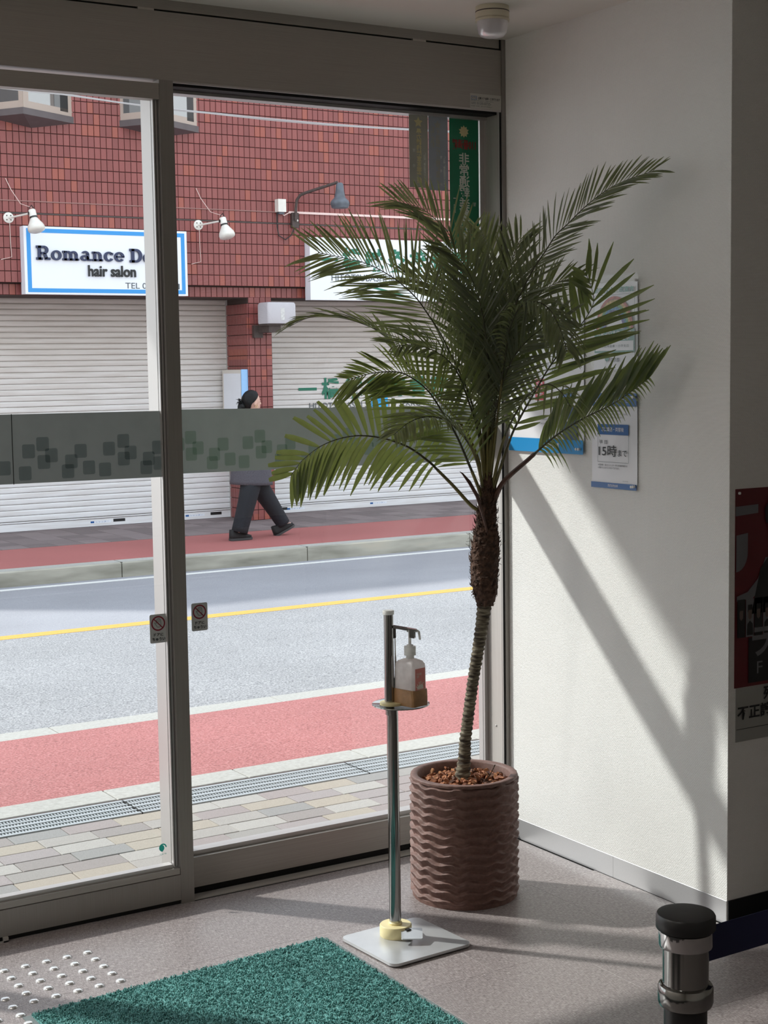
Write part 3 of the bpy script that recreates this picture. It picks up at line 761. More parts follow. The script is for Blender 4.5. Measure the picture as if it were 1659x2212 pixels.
m = MB(); pts = [(0, 0), (.12, .012), (.3, .02), (.5, .0), (.75, -.05), (1.0, -.11)]
vs = []
for i, (a, b) in enumerate(pts): t = .002+.022*min(1, a*2); vs += [(6.49+a, YS-.003, 2.605+b), (6.49+a, YS-.003, 2.605+b-t)]
m.add(vs, [(2*i, 2*i+1, 2*i+3, 2*i+2) for i in range(5)]).build('swoosh', GREENL, s2)

# ---------------------------------------------------------------- lamps on the far wall
def spot(x, label):
    z = 3.29; t = thing('spot_lamp', label, 'lamp', (x, U, z), 'white spot lamps over the salon sign')
    MB().lathe([(.058, 0), (.058, -.010), (.050, -.016)], (x, U, z), 24, 'y').build('wall_plate', OFFW, t, smooth=40)
    s = MB()
    for a in range(4): s.lathe([(.007, -.016), (.007, -.019)], (x+.032*cos(R(45+90*a)), U, z+.032*sin(R(45+90*a))), 8, 'y')
    s.build('screw', BROWNM, t)
    e = Vector((x+.12, U-.36, z+.02))
    MB().tube([(x, U-.012, z), (x+.02, U-.05, z), e], .011, 10).build('arm', OFFW, t, smooth=True)
    MB().lathe([(.02, -.02), (.02, .02)], tuple(e), 12, 'x').build('swivel', BLKPL, t, smooth=True)
    ax = Vector((.12, -.30, -1)).normalized(); c = e+Vector((0.02, 0, .03)); q = ax.to_track_quat('Z', 'Y')
    def shade(prof, nm, mt):
        m = MB(); rs = []
        for r_, s_ in prof: rs.append([tuple(c+q @ Vector((r_*cos(2*pi*k/24), r_*sin(2*pi*k/24), s_))) for k in range(24)])
        return m.rings(rs, True).build(nm, mt, t, smooth=50)
    shade([(.030, -.01), (.040, 0), (.040, .07)], 'lamp_neck', OFFW); shade([(.043, .07), (.043, .085)], 'neck_ring', BLKPL)
    shade([(.036, .085), (.056, .12), (.086, .17), (.094, .20), (.088, .225), (.06, .24)], 'lamp_shade', OFFW)
    MB().tube([c+Vector((-.03, .0, .02)), c+Vector((-.01, -.02, .055)), c+Vector((.03, 0, .01))], .006, 6).build('shade_wire', BLKPL, t, smooth=True)
    MB().tube([c+Vector((0, 0, .03)), (x+.09, U-.15, z+.14), (x+.03, U-.03, z+.30), (x-.02, U-.008, z+.42)], .004, 6).build('cord', PINKC, t, smooth=True)
    MB().tube([(x+.01, U-.006, z-.05), (x+.012, U-.006, z-.25), (x+.02, U-.006, z-.42), (x-.10, U-.006, z-.45)], .004, 6).build('cord', PINKC, t, smooth=True)
spot(2.42, 'white spot lamp left above the hair salon sign, over its left end')
spot(4.672, 'white spot lamp on an arm just right of the glass door mullion')
t = thing('goose_neck_lamp', 'grey bell shaped lamp on a brown curved pipe arm', 'lamp', (5.93, U, 3.39))
MB().box(5.885, 5.975, U-.05, U, 3.30, 3.475).build('bracket', BROWNM, t)
MB().lathe([(.012, 0), (.012, -.004)], (5.955, U-.05, 3.385), 10, 'y').build('bolt', OFFW, t)
MB().tube([(5.925, U-.06, 3.38), (5.925, U-.07, 3.52), (5.93, U-.09, 3.62), (5.955, U-.13, 3.675), (6.0, U-.18, 3.70), (6.25, U-.52, 3.80)], .018, 10).build('pipe_arm', BROWNM, t, smooth=True)
MB().lathe([(.030, .035), (.042, .02), (.052, -.06), (.062, -.12), (.068, -.14), (.104, -.175), (.115, -.20), (.113, -.215), (.100, -.255), (.085, -.262)], (6.275, U-.52, 3.76), 28).build('lamp_shade', GREYM, t, smooth=45)
MB().tube([(5.925, U-.03, 3.30), (5.88, U-.03, 3.21), (5.80, U-.03, 3.155), (5.71, U-.03, 3.20), (5.69, U-.03, 3.30), (5.69, U-.03, 3.48)], .007, 6).build('cable_loop', BLKPL, t, smooth=True)
t = thing('junction_box', 'small white cable box beside the curved lamp pipe', 'box', (5.74, U, 3.53))
MB().box(5.68, 5.785, U-.09, U, 3.475, 3.625).build('cover', OFFW, t); MB().box(5.70, 5.77, U-.07, U-.02, 3.45, 3.475).build('cable_gland', GREYM, t)
o = MB().box(5.86, 9.9, U-.022, U, 3.468, 3.494).tube([(5.76, U-.02, 3.465), (5.79, U-.02, 3.44), (5.87, U-.02, 3.48)], .007, 6).build('wall_conduit', plain('pink_conduit', (.82, .62, .58), .5)); tag(o, 'straight pale conduit running right along the red tiles', 'conduit')
o = MB().tube([(1.2, U-.006, 3.478), (3.0, U-.006, 3.476), (5.69, U-.006, 3.478)], .0055, 6).build('wall_cable', plain('dull_cable', (.36, .20, .18), .7)); tag(o, 'thin faded cable along the tile joint left of the cable box', 'cable')
# lantern on the pillar
t = thing('wall_lantern', 'cloudy box lantern bracketed on the red tiled pillar', 'lantern', (5.45, U, 2.1))
m = MB(); lx0, lx1, ly0, ly1 = 5.385, 5.765, U-.33, U-.05
for mt_, nm, sh in ((OPAL, 'lamp_box', 0),):
    rs = []
    for z, s_ in ((2.150, -.004), (2.165, 0), (2.37, 0), (2.395, -.010), (2.402, -.03)):
        x0, x1, y0, y1 = lx0-s_, lx1+s_, ly0-s_, ly1+s_; c = .03; ring = []
        for cx, cy, a0 in ((x1-c, y1-c, 0), (x0+c, y1-c, 90), (x0+c, y0+c, 180), (x1-c, y0+c, 270)):
            for k in range(4): ring.append((cx+c*cos(R(a0+30*k)), cy+c*sin(R(a0+30*k)), z))
        rs.append(ring)
    m.rings(rs).build(nm, mt_, t, smooth=45)
MB().box(5.555, 5.605, ly0-.002, ly0+.01, 2.19, 2.33).build('bulb_reflection_plate', WHITEP, t).name = 'lamp_tube'
MB().box(5.40, 5.66, U-.28, U-.06, 2.128, 2.15).box(5.44, 5.60, U-.24, U+.09, 2.05, 2.128).box(5.385, 5.50, U+.03, U+.09, 1.99, 2.14).build('bracket', BROWNM, t)
# mailbox / notice case on the pillar side
t = thing('notice_case', 'shallow white notice case with a blue edge on the pillar side', 'case', (5.25, 12.75, 1.0))
MB().box(5.245, 5.322, 12.495, 13.02, 1.02, 1.615).build('case_body', plain('case_cream', (.72, .68, .62), .5), t)
MB().box(5.240, 5.245, 12.53, 12.98, 1.06, 1.57).build('case_door', SIGNW, t)
MB().box(5.236, 5.322, 12.482, 12.495, 1.02, 1.618).build('blue_edge', plain('light_blue_edge', (.30, .55, .88), .4), t)
# overhead cables
m = MB()
cab = [(-2.5, 4.34), (.2, 4.27), (1.334, 4.235), (2.193, 4.218), (2.724, 4.188), (3.3, 4.163), (3.7, 4.151), (4.343, 4.140), (5.016, 4.134), (5.75, 4.14), (7, 4.17), (10, 4.30)]
o = m.tube([(x, 10, z) for x, z in cab], .006, 6).tube([(x, 10.02, z+.010+.004*sin(x*9)) for x, z in cab], .003, 6).tube([(x, 9.99, z-.009+.005*sin(x*7)) for x, z in cab], .003, 6).build('overhead_cable', plain('cable_grey', (.40, .38, .38), .5), smooth=True)
tag(o, 'bundle of grey overhead cables crossing the upper red tiled wall', 'cable')

# ================================================================ INSIDE THE LOBBY
# ---------------------------------------------------------------- potted palm
PC = Vector((-.470, -.402, 0)); PR, PHh = .168, .378
palm = thing('potted_palm', 'tall feathery palm in a round brown ridged pot in the corner', 'plant', tuple(PC))
prr = random.Random(21); ROWW = []
for k in range(16):                                                    # each ridge has its own slow wave, a little like its neighbours'
    ROWW.append([(f_, am_*prr.uniform(.75, 1.15), f_*.9+k*.35*(1 if f_ < 10 else -1)+prr.uniform(-.6, .6)) for f_, am_ in ((6, .0022), (14, .0040), (23, .0010))])
PIT = PHh/13.3
def edge_z(k, a): return k*PIT+sum(am*sin(f_*a+ph) for f_, am, ph in ROWW[max(0, min(15, k))])
def pot_r(a, z):
    k = int(z/PIT)-1
    while k < 15 and edge_z(k+1, a) <= z: k += 1
    z0_, z1_ = edge_z(k, a), edge_z(k+1, a); q = (z-z0_)/max(.004, z1_-z0_)
    q = max(0, min(1, q)); s = (q/.80)**1.3 if q < .80 else 1-(q-.80)/.20
    if z < .014 or z > PHh-.008: s = .6
    s = max(0, min(1, s))
    return PR-.012+.0125*s+.0006*sin(a*31+z*90)
m = MB(); rs = []; NA, NZ = 230, 200
for k in range(NZ+1):
    z = .0+PHh*k/NZ
    f = 1-.02*max(0, 1-z/.02)
    rs.append([(PC.x+pot_r(2*pi*i/NA, z)*f*cos(2*pi*i/NA), PC.y+pot_r(2*pi*i/NA, z)*f*sin(2*pi*i/NA), z) for i in range(NA)])
for r_, z in ((PR-.008, PHh+.002), (PR-.024, PHh+.001), (PR-.027, PHh-.004), (PR-.028, PHh-.06)):
    rs.append([(PC.x+r_*cos(2*pi*i/NA), PC.y+r_*sin(2*pi*i/NA), z) for i in range(NA)])
pot = m.rings(rs, True).build('pot', POT, palm, smooth=65)
bed = MB(); rs = []
for r_ in (.001, .03, .06, .09, .12, .1405):
    rs.append([(PC.x+r_*cos(2*pi*i/48), PC.y+r_*sin(2*pi*i/48), .338+.006*sin(i*1.7+r_*60)+(.008 if r_ < .05 else 0)) for i in range(48)])
bed.rings(rs, True).build('mulch_bed', SOIL, pot)
chips = []
for k in range(8):
    m = MB(); L, w_, t_ = rnd.uniform(.007, .013), rnd.uniform(.004, .008), rnd.uniform(.0015, .004); rs = []
    for i, s_ in enumerate((-1, -.4, .3, 1)):
        cz = .003*(1-s_*s_); f = rnd.uniform(.45, 1)
        rs.append([(s_*L, -w_*f, cz-t_), (s_*L, w_*f*rnd.uniform(.6, 1), cz-t_*.6), (s_*L, w_*f, cz+t_), (s_*L, -w_*f*.8, cz+t_*rnd.uniform(.6, 1.2))])
    o = m.rings(rs).build('bark_chip', CHIP); chips.append(o.data); bpy.data.objects.remove(o)
from mathutils import Euler
for k in range(290):
    a = rnd.random()*2*pi; r_ = .132*math.sqrt(rnd.random())
    if r_ < .016: r_ = .03
    o = link('bark_chip', chips[k % 8], pot, (PC.x+r_*cos(a), PC.y+r_*sin(a), .346+rnd.random()*.013+(.004 if r_ < .06 else 0)))
    o.rotation_euler = (rnd.uniform(-.9, .9), rnd.uniform(-.9, .9), rnd.random()*6.3); q = rnd.uniform(.75, 1.35); o.scale = (q, q, q)
MB().tube([(PC.x+.03, PC.y-.05, .345), (PC.x+.06, PC.y-.055, .375), (PC.x+.075, PC.y-.06, .405)], .0016, 5).build('twig', BARK, pot)
# trunk
TR = [((-.475, -.399, .335), .030), ((-.474, -.399, .36), .0245), ((-.468, -.403, .42), .0194), ((-.466, -.405, .478), .018), ((-.456, -.411, .564), .0173), ((-.444, -.419, .665), .0173), ((-.431, -.426, .75), .018), ((-.419, -.433, .835), .0194), ((-.411, -.439, .91), .0225)]
def interp(tab, n):
    pts = [Vector(p) for p, _ in tab]; out = []
    seg = [0]
    for i in range(1, len(pts)): seg.append(seg[-1]+(pts[i]-pts[i-1]).length)
    for k in range(n):
        s = seg[-1]*k/(n-1); i = 1
        while i < len(seg)-1 and seg[i] < s: i += 1
        t_ = (s-seg[i-1])/(seg[i]-seg[i-1]); out.append((pts[i-1].lerp(pts[i], t_), tab[i-1][1]*(1-t_)+tab[i][1]*t_))
    return out
def rough_tube(tab, n, na, amp, fine, seed, ringed=True):
    q = interp(tab, n); rr = random.Random(seed); rs = []
    for k, (p, r_) in enumerate(q):
        ring = []; rg = (.0012*(1 if (k//2) % 2 else -1)) if ringed else 0
        for i in range(na):
            a = 2*pi*i/na; ring.append((p.x+(r_+rg+rr.uniform(-amp, amp))*cos(a), p.y+(r_+rg+rr.uniform(-amp, amp))*sin(a), p.z+rr.uniform(-fine, fine)))
        rs.append(ring)
    return MB().rings(rs)
rough_tube(TR, 150, 22, .0010, .0008, 5).build('trunk', BARK, palm, smooth='all')
CRN = [((-.411, -.439, .895), .0236), ((-.410, -.439, .928), .0347), ((-.412, -.438, .963), .0405), ((-.411, -.439, 1.048), .0435), ((-.407, -.441, 1.097), .040), ((-.406, -.441, 1.139), .031), ((-.404, -.443, 1.188), .028), ((-.402, -.444, 1.244), .021), ((-.403, -.444, 1.30), .015)]
hk = rough_tube(CRN, 60, 26, .0035, .003, 8, False)
rr = random.Random(4)
for k in range(420):                                                    # broken leaf bases and fibre round the swollen top
    q = interp(CRN, 60)[int(rr.random()**.8*52)]; a = rr.random()*2*pi; p, r_ = q
    d = Vector((cos(a), sin(a), 0)); s_ = Vector((-sin(a), cos(a), 0)); L = rr.uniform(.010, .030); w_ = rr.uniform(.002, .008)
    b = p+d*(r_-.003); tip = b+Vector((0, 0, L))*rr.choice((1, 1, .7, -.4))+d*rr.uniform(.001, .013)+s_*rr.uniform(-.008, .008)
    mid = (b+tip)/2+d*.004
    hk.add([b-s_*w_, b+s_*w_, mid+s_*w_*.7, mid-s_*w_*.7, tip, b-d*.004], [(0, 1, 2, 3), (3, 2, 4), (1, 0, 5), (0, 3, 5), (2, 1, 5)])
for k in range(46):                                                     # loose curling threads
    p, r_ = interp(CRN, 60)[rr.randrange(22, 58)]; a = rr.random()*2*pi; d = Vector((cos(a), sin(a), 0)); s_ = Vector((-sin(a), cos(a), 0))
    pts = [p+d*r_]; 
    for j_ in range(4): pts.append(pts[-1]+d*rr.uniform(.001, .007)+Vector((0, 0, rr.uniform(-.006, .010)))+s_*rr.uniform(-.006, .006))
    hk.tube(pts, .0006, 3, False)
hk.build('fibrous_husk', HUSK, palm)
# dead stub
m = MB(); pts = [(-.415, -.467, 1.10), (-.430, -.470, 1.150), (-.447, -.475, 1.19), (-.464, -.476, 1.236), (-.487, -.472, 1.275), (-.509, -.468, 1.302), (-.518, -.466, 1.309)]
m.tube(pts, [.008, .009, .010, .012, .0115, .005, .001], 8, flat=.35).build('dead_leaf_stub', SHEATH, palm, smooth=True)

TOCAM = Vector((-.5252, -.8509, .06)).normalized(); UPV = Vector((0, 0, 1))
def spline(P, n):
    P = [Vector(p) for p in P]; out = []; m_ = len(P)
    for i in range(m_-1):
        p0, p1, p2, p3 = P[max(i-1, 0)], P[i], P[i+1], P[min(i+2, m_-1)]
        for k in range(n):
            t_ = k/n; out.append(.5*((2*p1)+(p2-p0)*t_+(2*p0-5*p1+4*p2-p3)*t_*t_+(3*p1-p0-3*p2+p3)*t_**3))
    out.append(P[-1].copy()); return out
def leaflet(m, b, d, nrm, L, w, droop, twist, rr, blunt=False):
    """a narrow folded blade: 5 stations x (edge, keel, edge)"""
    d = d.normalized(); s_ = d.cross(nrm).normalized(); nn = s_.cross(d).normalized()
    s_ = s_*cos(twist)+nn*sin(twist); nn = s_.cross(d).normalized()
    W5 = [.22, .75, 1.0, .8, .12] if not blunt else [.3, .75, 1.0, .98, .62]
    T5 = [0, .18, .45, .78, 1.0]; v = []
    side = rr.uniform(-.05, .05)
    for w_, t_ in zip(W5, T5):
        c = b+d*(L*t_)+Vector((0, 0, -1))*(droop*L*t_*t_)+s_*(side*L*t_*t_)
        if c.x > -.008: c.x = -.008
        hw = w*w_/2; v += [c-s_*hw+nn*hw*.45, c, c+s_*hw+nn*hw*.45]
    f = []
    for k in range(4): f += [(3*k, 3*k+1, 3*k+4, 3*k+3), (3*k+1, 3*k+2, 3*k+5, 3*k+4)]
    m.add(v, f)
rest = MB()
def frond(kind, P, start, L, w, wcam, ang, droop, n, idx):
    rr = random.Random(100+idx); C = spline(P, 8); m_ = len(C)
    acc = [0]
    for i in range(1, m_): acc.append(acc[-1]+(C[i]-C[i-1]).length)
    tot = acc[-1]; single = idx < 4
    rad = [max(.0011, .0062*(1-.85*(a/tot))**1.1) for a in acc]
    if idx == 2: rad = [r_*1.55 if a/tot < .35 else r_*1.1 for r_, a in zip(rad, acc)]
    o = MB().tube(C, rad, 7, flat=.8).build('frond', [RACH], palm, smooth=True)
    # the bare stalk below the leaflets
    k0 = next(i for i, a in enumerate(acc) if a/tot >= start)
    pm_ = PETI if idx not in (2,) else SHEATH
    if k0 > 3:
        MB().tube(C[:k0-1], [r_*1.06+.0003 for r_ in rad[:k0-1]], 7, flat=.85).build('petiole', pm_, o, smooth=True)
    lm = LEAFB if kind == 'broad' else LEAF
    for i in range(n):
        u = start+(1-start)*(i+.5)/n; s0 = u*tot; k = 1
        while k < m_-1 and acc[k] < s0: k += 1
        t_ = (s0-acc[k-1])/max(1e-6, acc[k]-acc[k-1]); b = C[k-1].lerp(C[k], t_); T = (C[min(k+1, m_-1)]-C[max(k-2, 0)]).normalized()
        face = (TOCAM*wcam+UPV*(1-wcam)); Nn = (face-T*face.dot(T)).normalized(); S_ = T.cross(Nn).normalized()
        if S_.z < 0: S_ = -S_
        v = (u-start)/(1-start)
        prof = (min(1, .45+v*2.6))*(1 if v < .55 else 1-.50*((v-.55)/.45)**1.5)
        if idx == 1: prof *= .75+.35*sin(v*3)
        an = ang*(1.12-.55*v)
        for sd_ in (1, -1):
            LL = L*prof*rr.uniform(.88, 1.08); dr = droop; ww = w*rr.uniform(.85, 1.1); aa = R(an+rr.uniform(-5, 5))
            if idx == 2 and sd_ < 0:
                LL *= .22 if v > .1 else .5; dr = 1.2; ww *= 1.1
            if idx == 1 and sd_ > 0 and S_.x < 0: LL *= .62; aa = R(an+14)
            if idx == 1 and sd_ < 0 and S_.x > 0: LL *= .62; aa = R(an+14)
            if idx == 3 and sd_*(1 if S_.z > 0 else -1) > 0: LL *= 1.12-.75*v
            if idx == 0: aa = R(94-56*v if sd_ > 0 else 66-34*v); dr = .06 if sd_ > 0 else .42; LL *= .92 if sd_ > 0 else 1.0
            if rr.random() < .03: continue
            d = T*cos(aa)+S_*sd_*sin(aa)+Nn*rr.uniform(.05, .28)
            mm = MB() if single else rest
            leaflet(mm, b, d, Nn, LL, ww, dr, rr.uniform(-.5, .5) if kind != 'broad' else rr.uniform(-.25, .25), rr, kind == 'broad' and sd_ > 0 and idx == 0)
            if single: mm.build('leaflet', lm, o, smooth='all')
    return o
FRONDS = [
 ('broad', [(-0.418, -0.434, 1.182), (-0.448, -0.424, 1.201), (-0.499, -0.406, 1.261), (-0.547, -0.391, 1.312), (-0.577, -0.39, 1.338), (-0.639, -0.37, 1.384), (-0.717, -0.34, 1.413), (-0.796, -0.312, 1.419), (-0.874, -0.285, 1.397), (-0.936, -0.268, 1.354), (-0.977, -0.266, 1.308)], 0.28, 0.15, 0.018, 0.75, 58, 0.18, 27),
 ('broad', [(-0.4, -0.445, 1.195), (-0.388, -0.459, 1.254), (-0.351, -0.491, 1.399), (-0.329, -0.516, 1.467), (-0.3, -0.545, 1.538), (-0.276, -0.572, 1.598), (-0.249, -0.603, 1.656), (-0.219, -0.635, 1.711), (-0.194, -0.666, 1.764), (-0.188, -0.685, 1.801), (-0.201, -0.693, 1.837), (-0.226, -0.694, 1.885)], 0.3, 0.247, 0.015, 0.85, 42, 0.03, 27),
 ('broad', [(-0.392, -0.451, 1.188), (-0.373, -0.48, 1.266), (-0.318, -0.539, 1.34), (-0.281, -0.591, 1.395), (-0.255, -0.64, 1.432), (-0.223, -0.695, 1.467), (-0.195, -0.75, 1.494), (-0.177, -0.801, 1.522), (-0.134, -0.868, 1.579)], 0.36, 0.208, 0.0125, 0.85, 30, -0.04, 36),
 ('broad', [(-0.412, -0.438, 1.196), (-0.433, -0.442, 1.253), (-0.473, -0.442, 1.338), (-0.514, -0.445, 1.415), (-0.559, -0.45, 1.475), (-0.615, -0.45, 1.548), (-0.677, -0.448, 1.591), (-0.731, -0.453, 1.606), (-0.804, -0.448, 1.603), (-0.881, -0.442, 1.586)], 0.2, 0.247, 0.00914, 0.65, 50, 0.1, 51),
 ('fine', [(-0.408, -0.44, 1.21), (-0.419, -0.433, 1.315), (-0.458, -0.41, 1.427), (-0.522, -0.37, 1.518), (-0.594, -0.326, 1.612), (-0.637, -0.299, 1.683), (-0.677, -0.274, 1.728), (-0.733, -0.24, 1.757), (-0.788, -0.206, 1.771), (-0.851, -0.167, 1.77), (-0.903, -0.135, 1.744)], 0.4, 0.108, 0.00731, 0.25, 22, 0.15, 41),
 ('fine', [(-0.406, -0.442, 1.21), (-0.417, -0.44, 1.385), (-0.455, -0.425, 1.538), (-0.504, -0.403, 1.658), (-0.536, -0.393, 1.722), (-0.57, -0.383, 1.775), (-0.602, -0.374, 1.82), (-0.646, -0.359, 1.863), (-0.696, -0.34, 1.899), (-0.751, -0.319, 1.926), (-0.817, -0.292, 1.942), (-0.875, -0.27, 1.955)], 0.28, 0.229, 0.00766, 0.75, 54, 0.06, 61),
 ('fine', [(-0.404, -0.443, 1.209), (-0.405, -0.434, 1.467), (-0.422, -0.412, 1.676), (-0.432, -0.392, 1.792), (-0.442, -0.37, 1.86), (-0.447, -0.351, 1.957), (-0.456, -0.328, 2.02), (-0.479, -0.295, 2.062), (-0.511, -0.256, 2.099), (-0.571, -0.199, 2.123)], 0.42, 0.166, 0.00766, 0.7, 46, 0.03, 54),
 ('fine', [(-0.4, -0.445, 1.209), (-0.391, -0.46, 1.467), (-0.373, -0.485, 1.66), (-0.347, -0.517, 1.796), (-0.339, -0.54, 1.838), (-0.32, -0.57, 1.9), (-0.299, -0.603, 1.952), (-0.286, -0.632, 1.993), (-0.267, -0.666, 2.025), (-0.235, -0.709, 2.073), (-0.197, -0.756, 2.115), (-0.165, -0.8, 2.139), (-0.109, -0.86, 2.163)], 0.36, 0.136, 0.00696, 0.6, 40, 0.04, 61),
 ('fine', [(-0.406, -0.442, 1.21), (-0.393, -0.433, 1.467), (-0.374, -0.419, 1.675), (-0.354, -0.402, 1.8), (-0.337, -0.38, 1.899), (-0.327, -0.352, 1.971), (-0.325, -0.316, 2.029)], 0.36, 0.166, 0.00766, 0.75, 46, 0.03, 54),
 ('fine', [(-0.4, -0.445, 1.209), (-0.387, -0.448, 1.495), (-0.366, -0.452, 1.688), (-0.342, -0.457, 1.812), (-0.322, -0.459, 1.895), (-0.304, -0.458, 1.957), (-0.281, -0.46, 1.999)], 0.36, 0.166, 0.00766, 0.75, 46, 0.02, 54),
 ('fine', [(-0.4, -0.446, 1.23), (-0.388, -0.48, 1.468), (-0.39, -0.52, 1.633), (-0.396, -0.563, 1.74), (-0.396, -0.615, 1.791), (-0.388, -0.676, 1.799), (-0.386, -0.737, 1.771), (-0.395, -0.794, 1.713), (-0.416, -0.847, 1.655)], 0.42, 0.122, 0.00731, 0.2, 50, 0.45, 49),
 ('fine', [(-0.394, -0.449, 1.23), (-0.382, -0.494, 1.385), (-0.38, -0.551, 1.469), (-0.373, -0.62, 1.537), (-0.37, -0.693, 1.564), (-0.377, -0.766, 1.545), (-0.396, -0.836, 1.503)], 0.35, 0.118, 0.00731, 0.3, 55, 0.7, 14),
 ('fine', [(-0.406, -0.442, 1.217), (-0.438, -0.456, 1.4), (-0.492, -0.473, 1.525), (-0.549, -0.497, 1.608), (-0.619, -0.518, 1.655), (-0.708, -0.534, 1.681), (-0.795, -0.554, 1.678)], 0.3, 0.16, 0.00766, 0.5, 50, 0.15, 49),
 ('fine', [(-0.404, -0.443, 1.209), (-0.404, -0.452, 1.398), (-0.407, -0.463, 1.578), (-0.426, -0.468, 1.743), (-0.457, -0.466, 1.851), (-0.495, -0.461, 1.918), (-0.548, -0.448, 1.971)], 0.38, 0.173, 0.00766, 0.85, 42, 0.04, 54),
 ('fine', [(-0.404, -0.443, 1.209), (-0.401, -0.462, 1.399), (-0.389, -0.494, 1.537), (-0.374, -0.533, 1.632), (-0.35, -0.58, 1.692), (-0.322, -0.633, 1.731), (-0.294, -0.687, 1.749)], 0.34, 0.16, 0.00766, 0.7, 45, 0.1, 51),
 ('fine', [(-0.408, -0.44, 1.21), (-0.448, -0.459, 1.331), (-0.511, -0.484, 1.41), (-0.591, -0.509, 1.461), (-0.675, -0.539, 1.477), (-0.761, -0.575, 1.465), (-0.843, -0.619, 1.433)], 0.35, 0.118, 0.00731, 0.4, 50, 0.3, 37),
 ('fine', [(-0.406, -0.442, 1.21), (-0.4, -0.432, 1.425), (-0.404, -0.409, 1.606), (-0.421, -0.375, 1.732), (-0.45, -0.332, 1.816), (-0.49, -0.279, 1.867), (-0.536, -0.221, 1.891)], 0.36, 0.166, 0.00766, 0.7, 42, 0.06, 54),
 ('fine', [(-0.401, -0.445, 1.209), (-0.391, -0.453, 1.426), (-0.365, -0.473, 1.605), (-0.325, -0.502, 1.742), (-0.279, -0.534, 1.823), (-0.229, -0.569, 1.863), (-0.179, -0.605, 1.875)], 0.4, 0.139, 0.00731, 0.6, 42, 0.08, 49),
]

for i_, (kind, P, st, L, w, wc, an, dr_, n) in enumerate(FRONDS):
    frond(kind, P, st, L, w, wc, an, dr_, n, i_)
tag(rest.build('leaflets', LEAF, palm, smooth='all'), kind='stuff')
# clear tape sleeve of new growth: the tight bunch of green stalks in the crown
for k in range(9):
    a = k*.7; x, y = -.404+.010*cos(a), -.444+.010*sin(a)
    MB().tube([(x, y, 1.20), (x+.003*cos(a), y+.003*sin(a), 1.33), (x+.02*cos(a)+.004, y+.02*sin(a), 1.50+.02*(k % 3))], [.005, .0042, .002], 6).build('young_stalk', PETI, palm, smooth=True)

# ---------------------------------------------------------------- sanitiser stand
BX, BY = -.8605, -.6120
st = thing('sanitizer_stand', 'chrome pedal operated sanitizer stand on a square steel plate', 'stand', (BX, BY, 0))
def rrect(cx, cy, hx, hy, rad, ang, z, n=6):
    out = []
    for sx_, sy_, a0 in ((1, 1, 0), (-1, 1, 90), (-1, -1, 180), (1, -1, 270)):
        for k in range(n+1):
            a = R(a0+90*k/n); x, y = sx_*(hx-rad)+rad*cos(a), sy_*(hy-rad)+rad*sin(a)
            out.append((cx+x*cos(ang)-y*sin(ang), cy+x*sin(ang)+y*cos(ang), z))
    return out
pa = R(3.0)
MB().rings([rrect(-.852, -.661, .1355, .132, .022, pa, z) for z in (.004, .0045, .0115, .012)]).build('base_plate', PLATE, st, smooth=30)
MB().rings([rrect(-.852, -.661, .128, .125, .02, pa, z) for z in (.0, .004)]).build('rubber_pad', BLACKGAP, st)
pk = MB().lathe([(.044, .012), (.0455, .014), (.0455, .0425), (.0435, .045), (.018, .045)], (-.855, -.6125, 0), 48).build('pedal_housing', CREAM, st, smooth=40)
MB().lathe([(.019, .045), (.0195, .049), (.0165, .053)], (BX+.005, BY, 0), 24).build('pole_collar', CREAM, st, smooth=40)
pd_ = MB().rings([[(x*cos(-.55)-y*sin(-.55)-.845, x*sin(-.55)+y*cos(-.55)-.682+.0, .027+z+.10*(-y)*.0+(.012 if y > 0 else 0)) for x, y, _ in rrect(0, 0, .030, .026, .006, 0, 0)] for z in (0, .003)]).build('foot_pedal', PLATE, st, smooth=30)
MB().box(-.852, -.838, -.668, -.64, .015, .042).build('pedal_slot', BLACKGAP, pk)
P1 = (BX+.005, BY)
MB().lathe([(.0165, .05), (.0168, .055), (.0162, .664)], (*P1, 0), 32).build('lower_pole', CHROME2, st, smooth=40)
P2 = (BX-.0035, BY)
MB().lathe([(.0178, .650), (.0180, .672), (.0140, .674)], (P1[0]-.002, P1[1], 0), 32).build('pole_clamp', CHROME2, st, smooth=40)
MB().lathe([(.0140, .664), (.0136, .935)], (*P2, 0), 32).build('upper_pole', CHROME2, st, smooth=40)
MB().lathe([(.0158, .934), (.0162, .937), (.0162, .943), (.0150, .9455)], (*P2, 0), 32).build('pole_cap', WHITEP, st, smooth=40)
TX, TY = -.833, -.6215
MB().lathe([(.0795, .6765), (.0815, .678), (.081, .680), (.079, .679)], (TX, TY, 0), 64).build('tray', CHROME2, st, smooth=40)
MB().lathe([(.034, .680), (.034, .6865), (.031, .6872)], (P2[0]+.004, P2[1]-.006, 0), 40).build('tray_flange', CREAM, st, smooth=40)
MB().box(TX+.05, TX+.058, TY-.045, TY-.028, .680, .694).build('bottle_stop', CREAM, st)
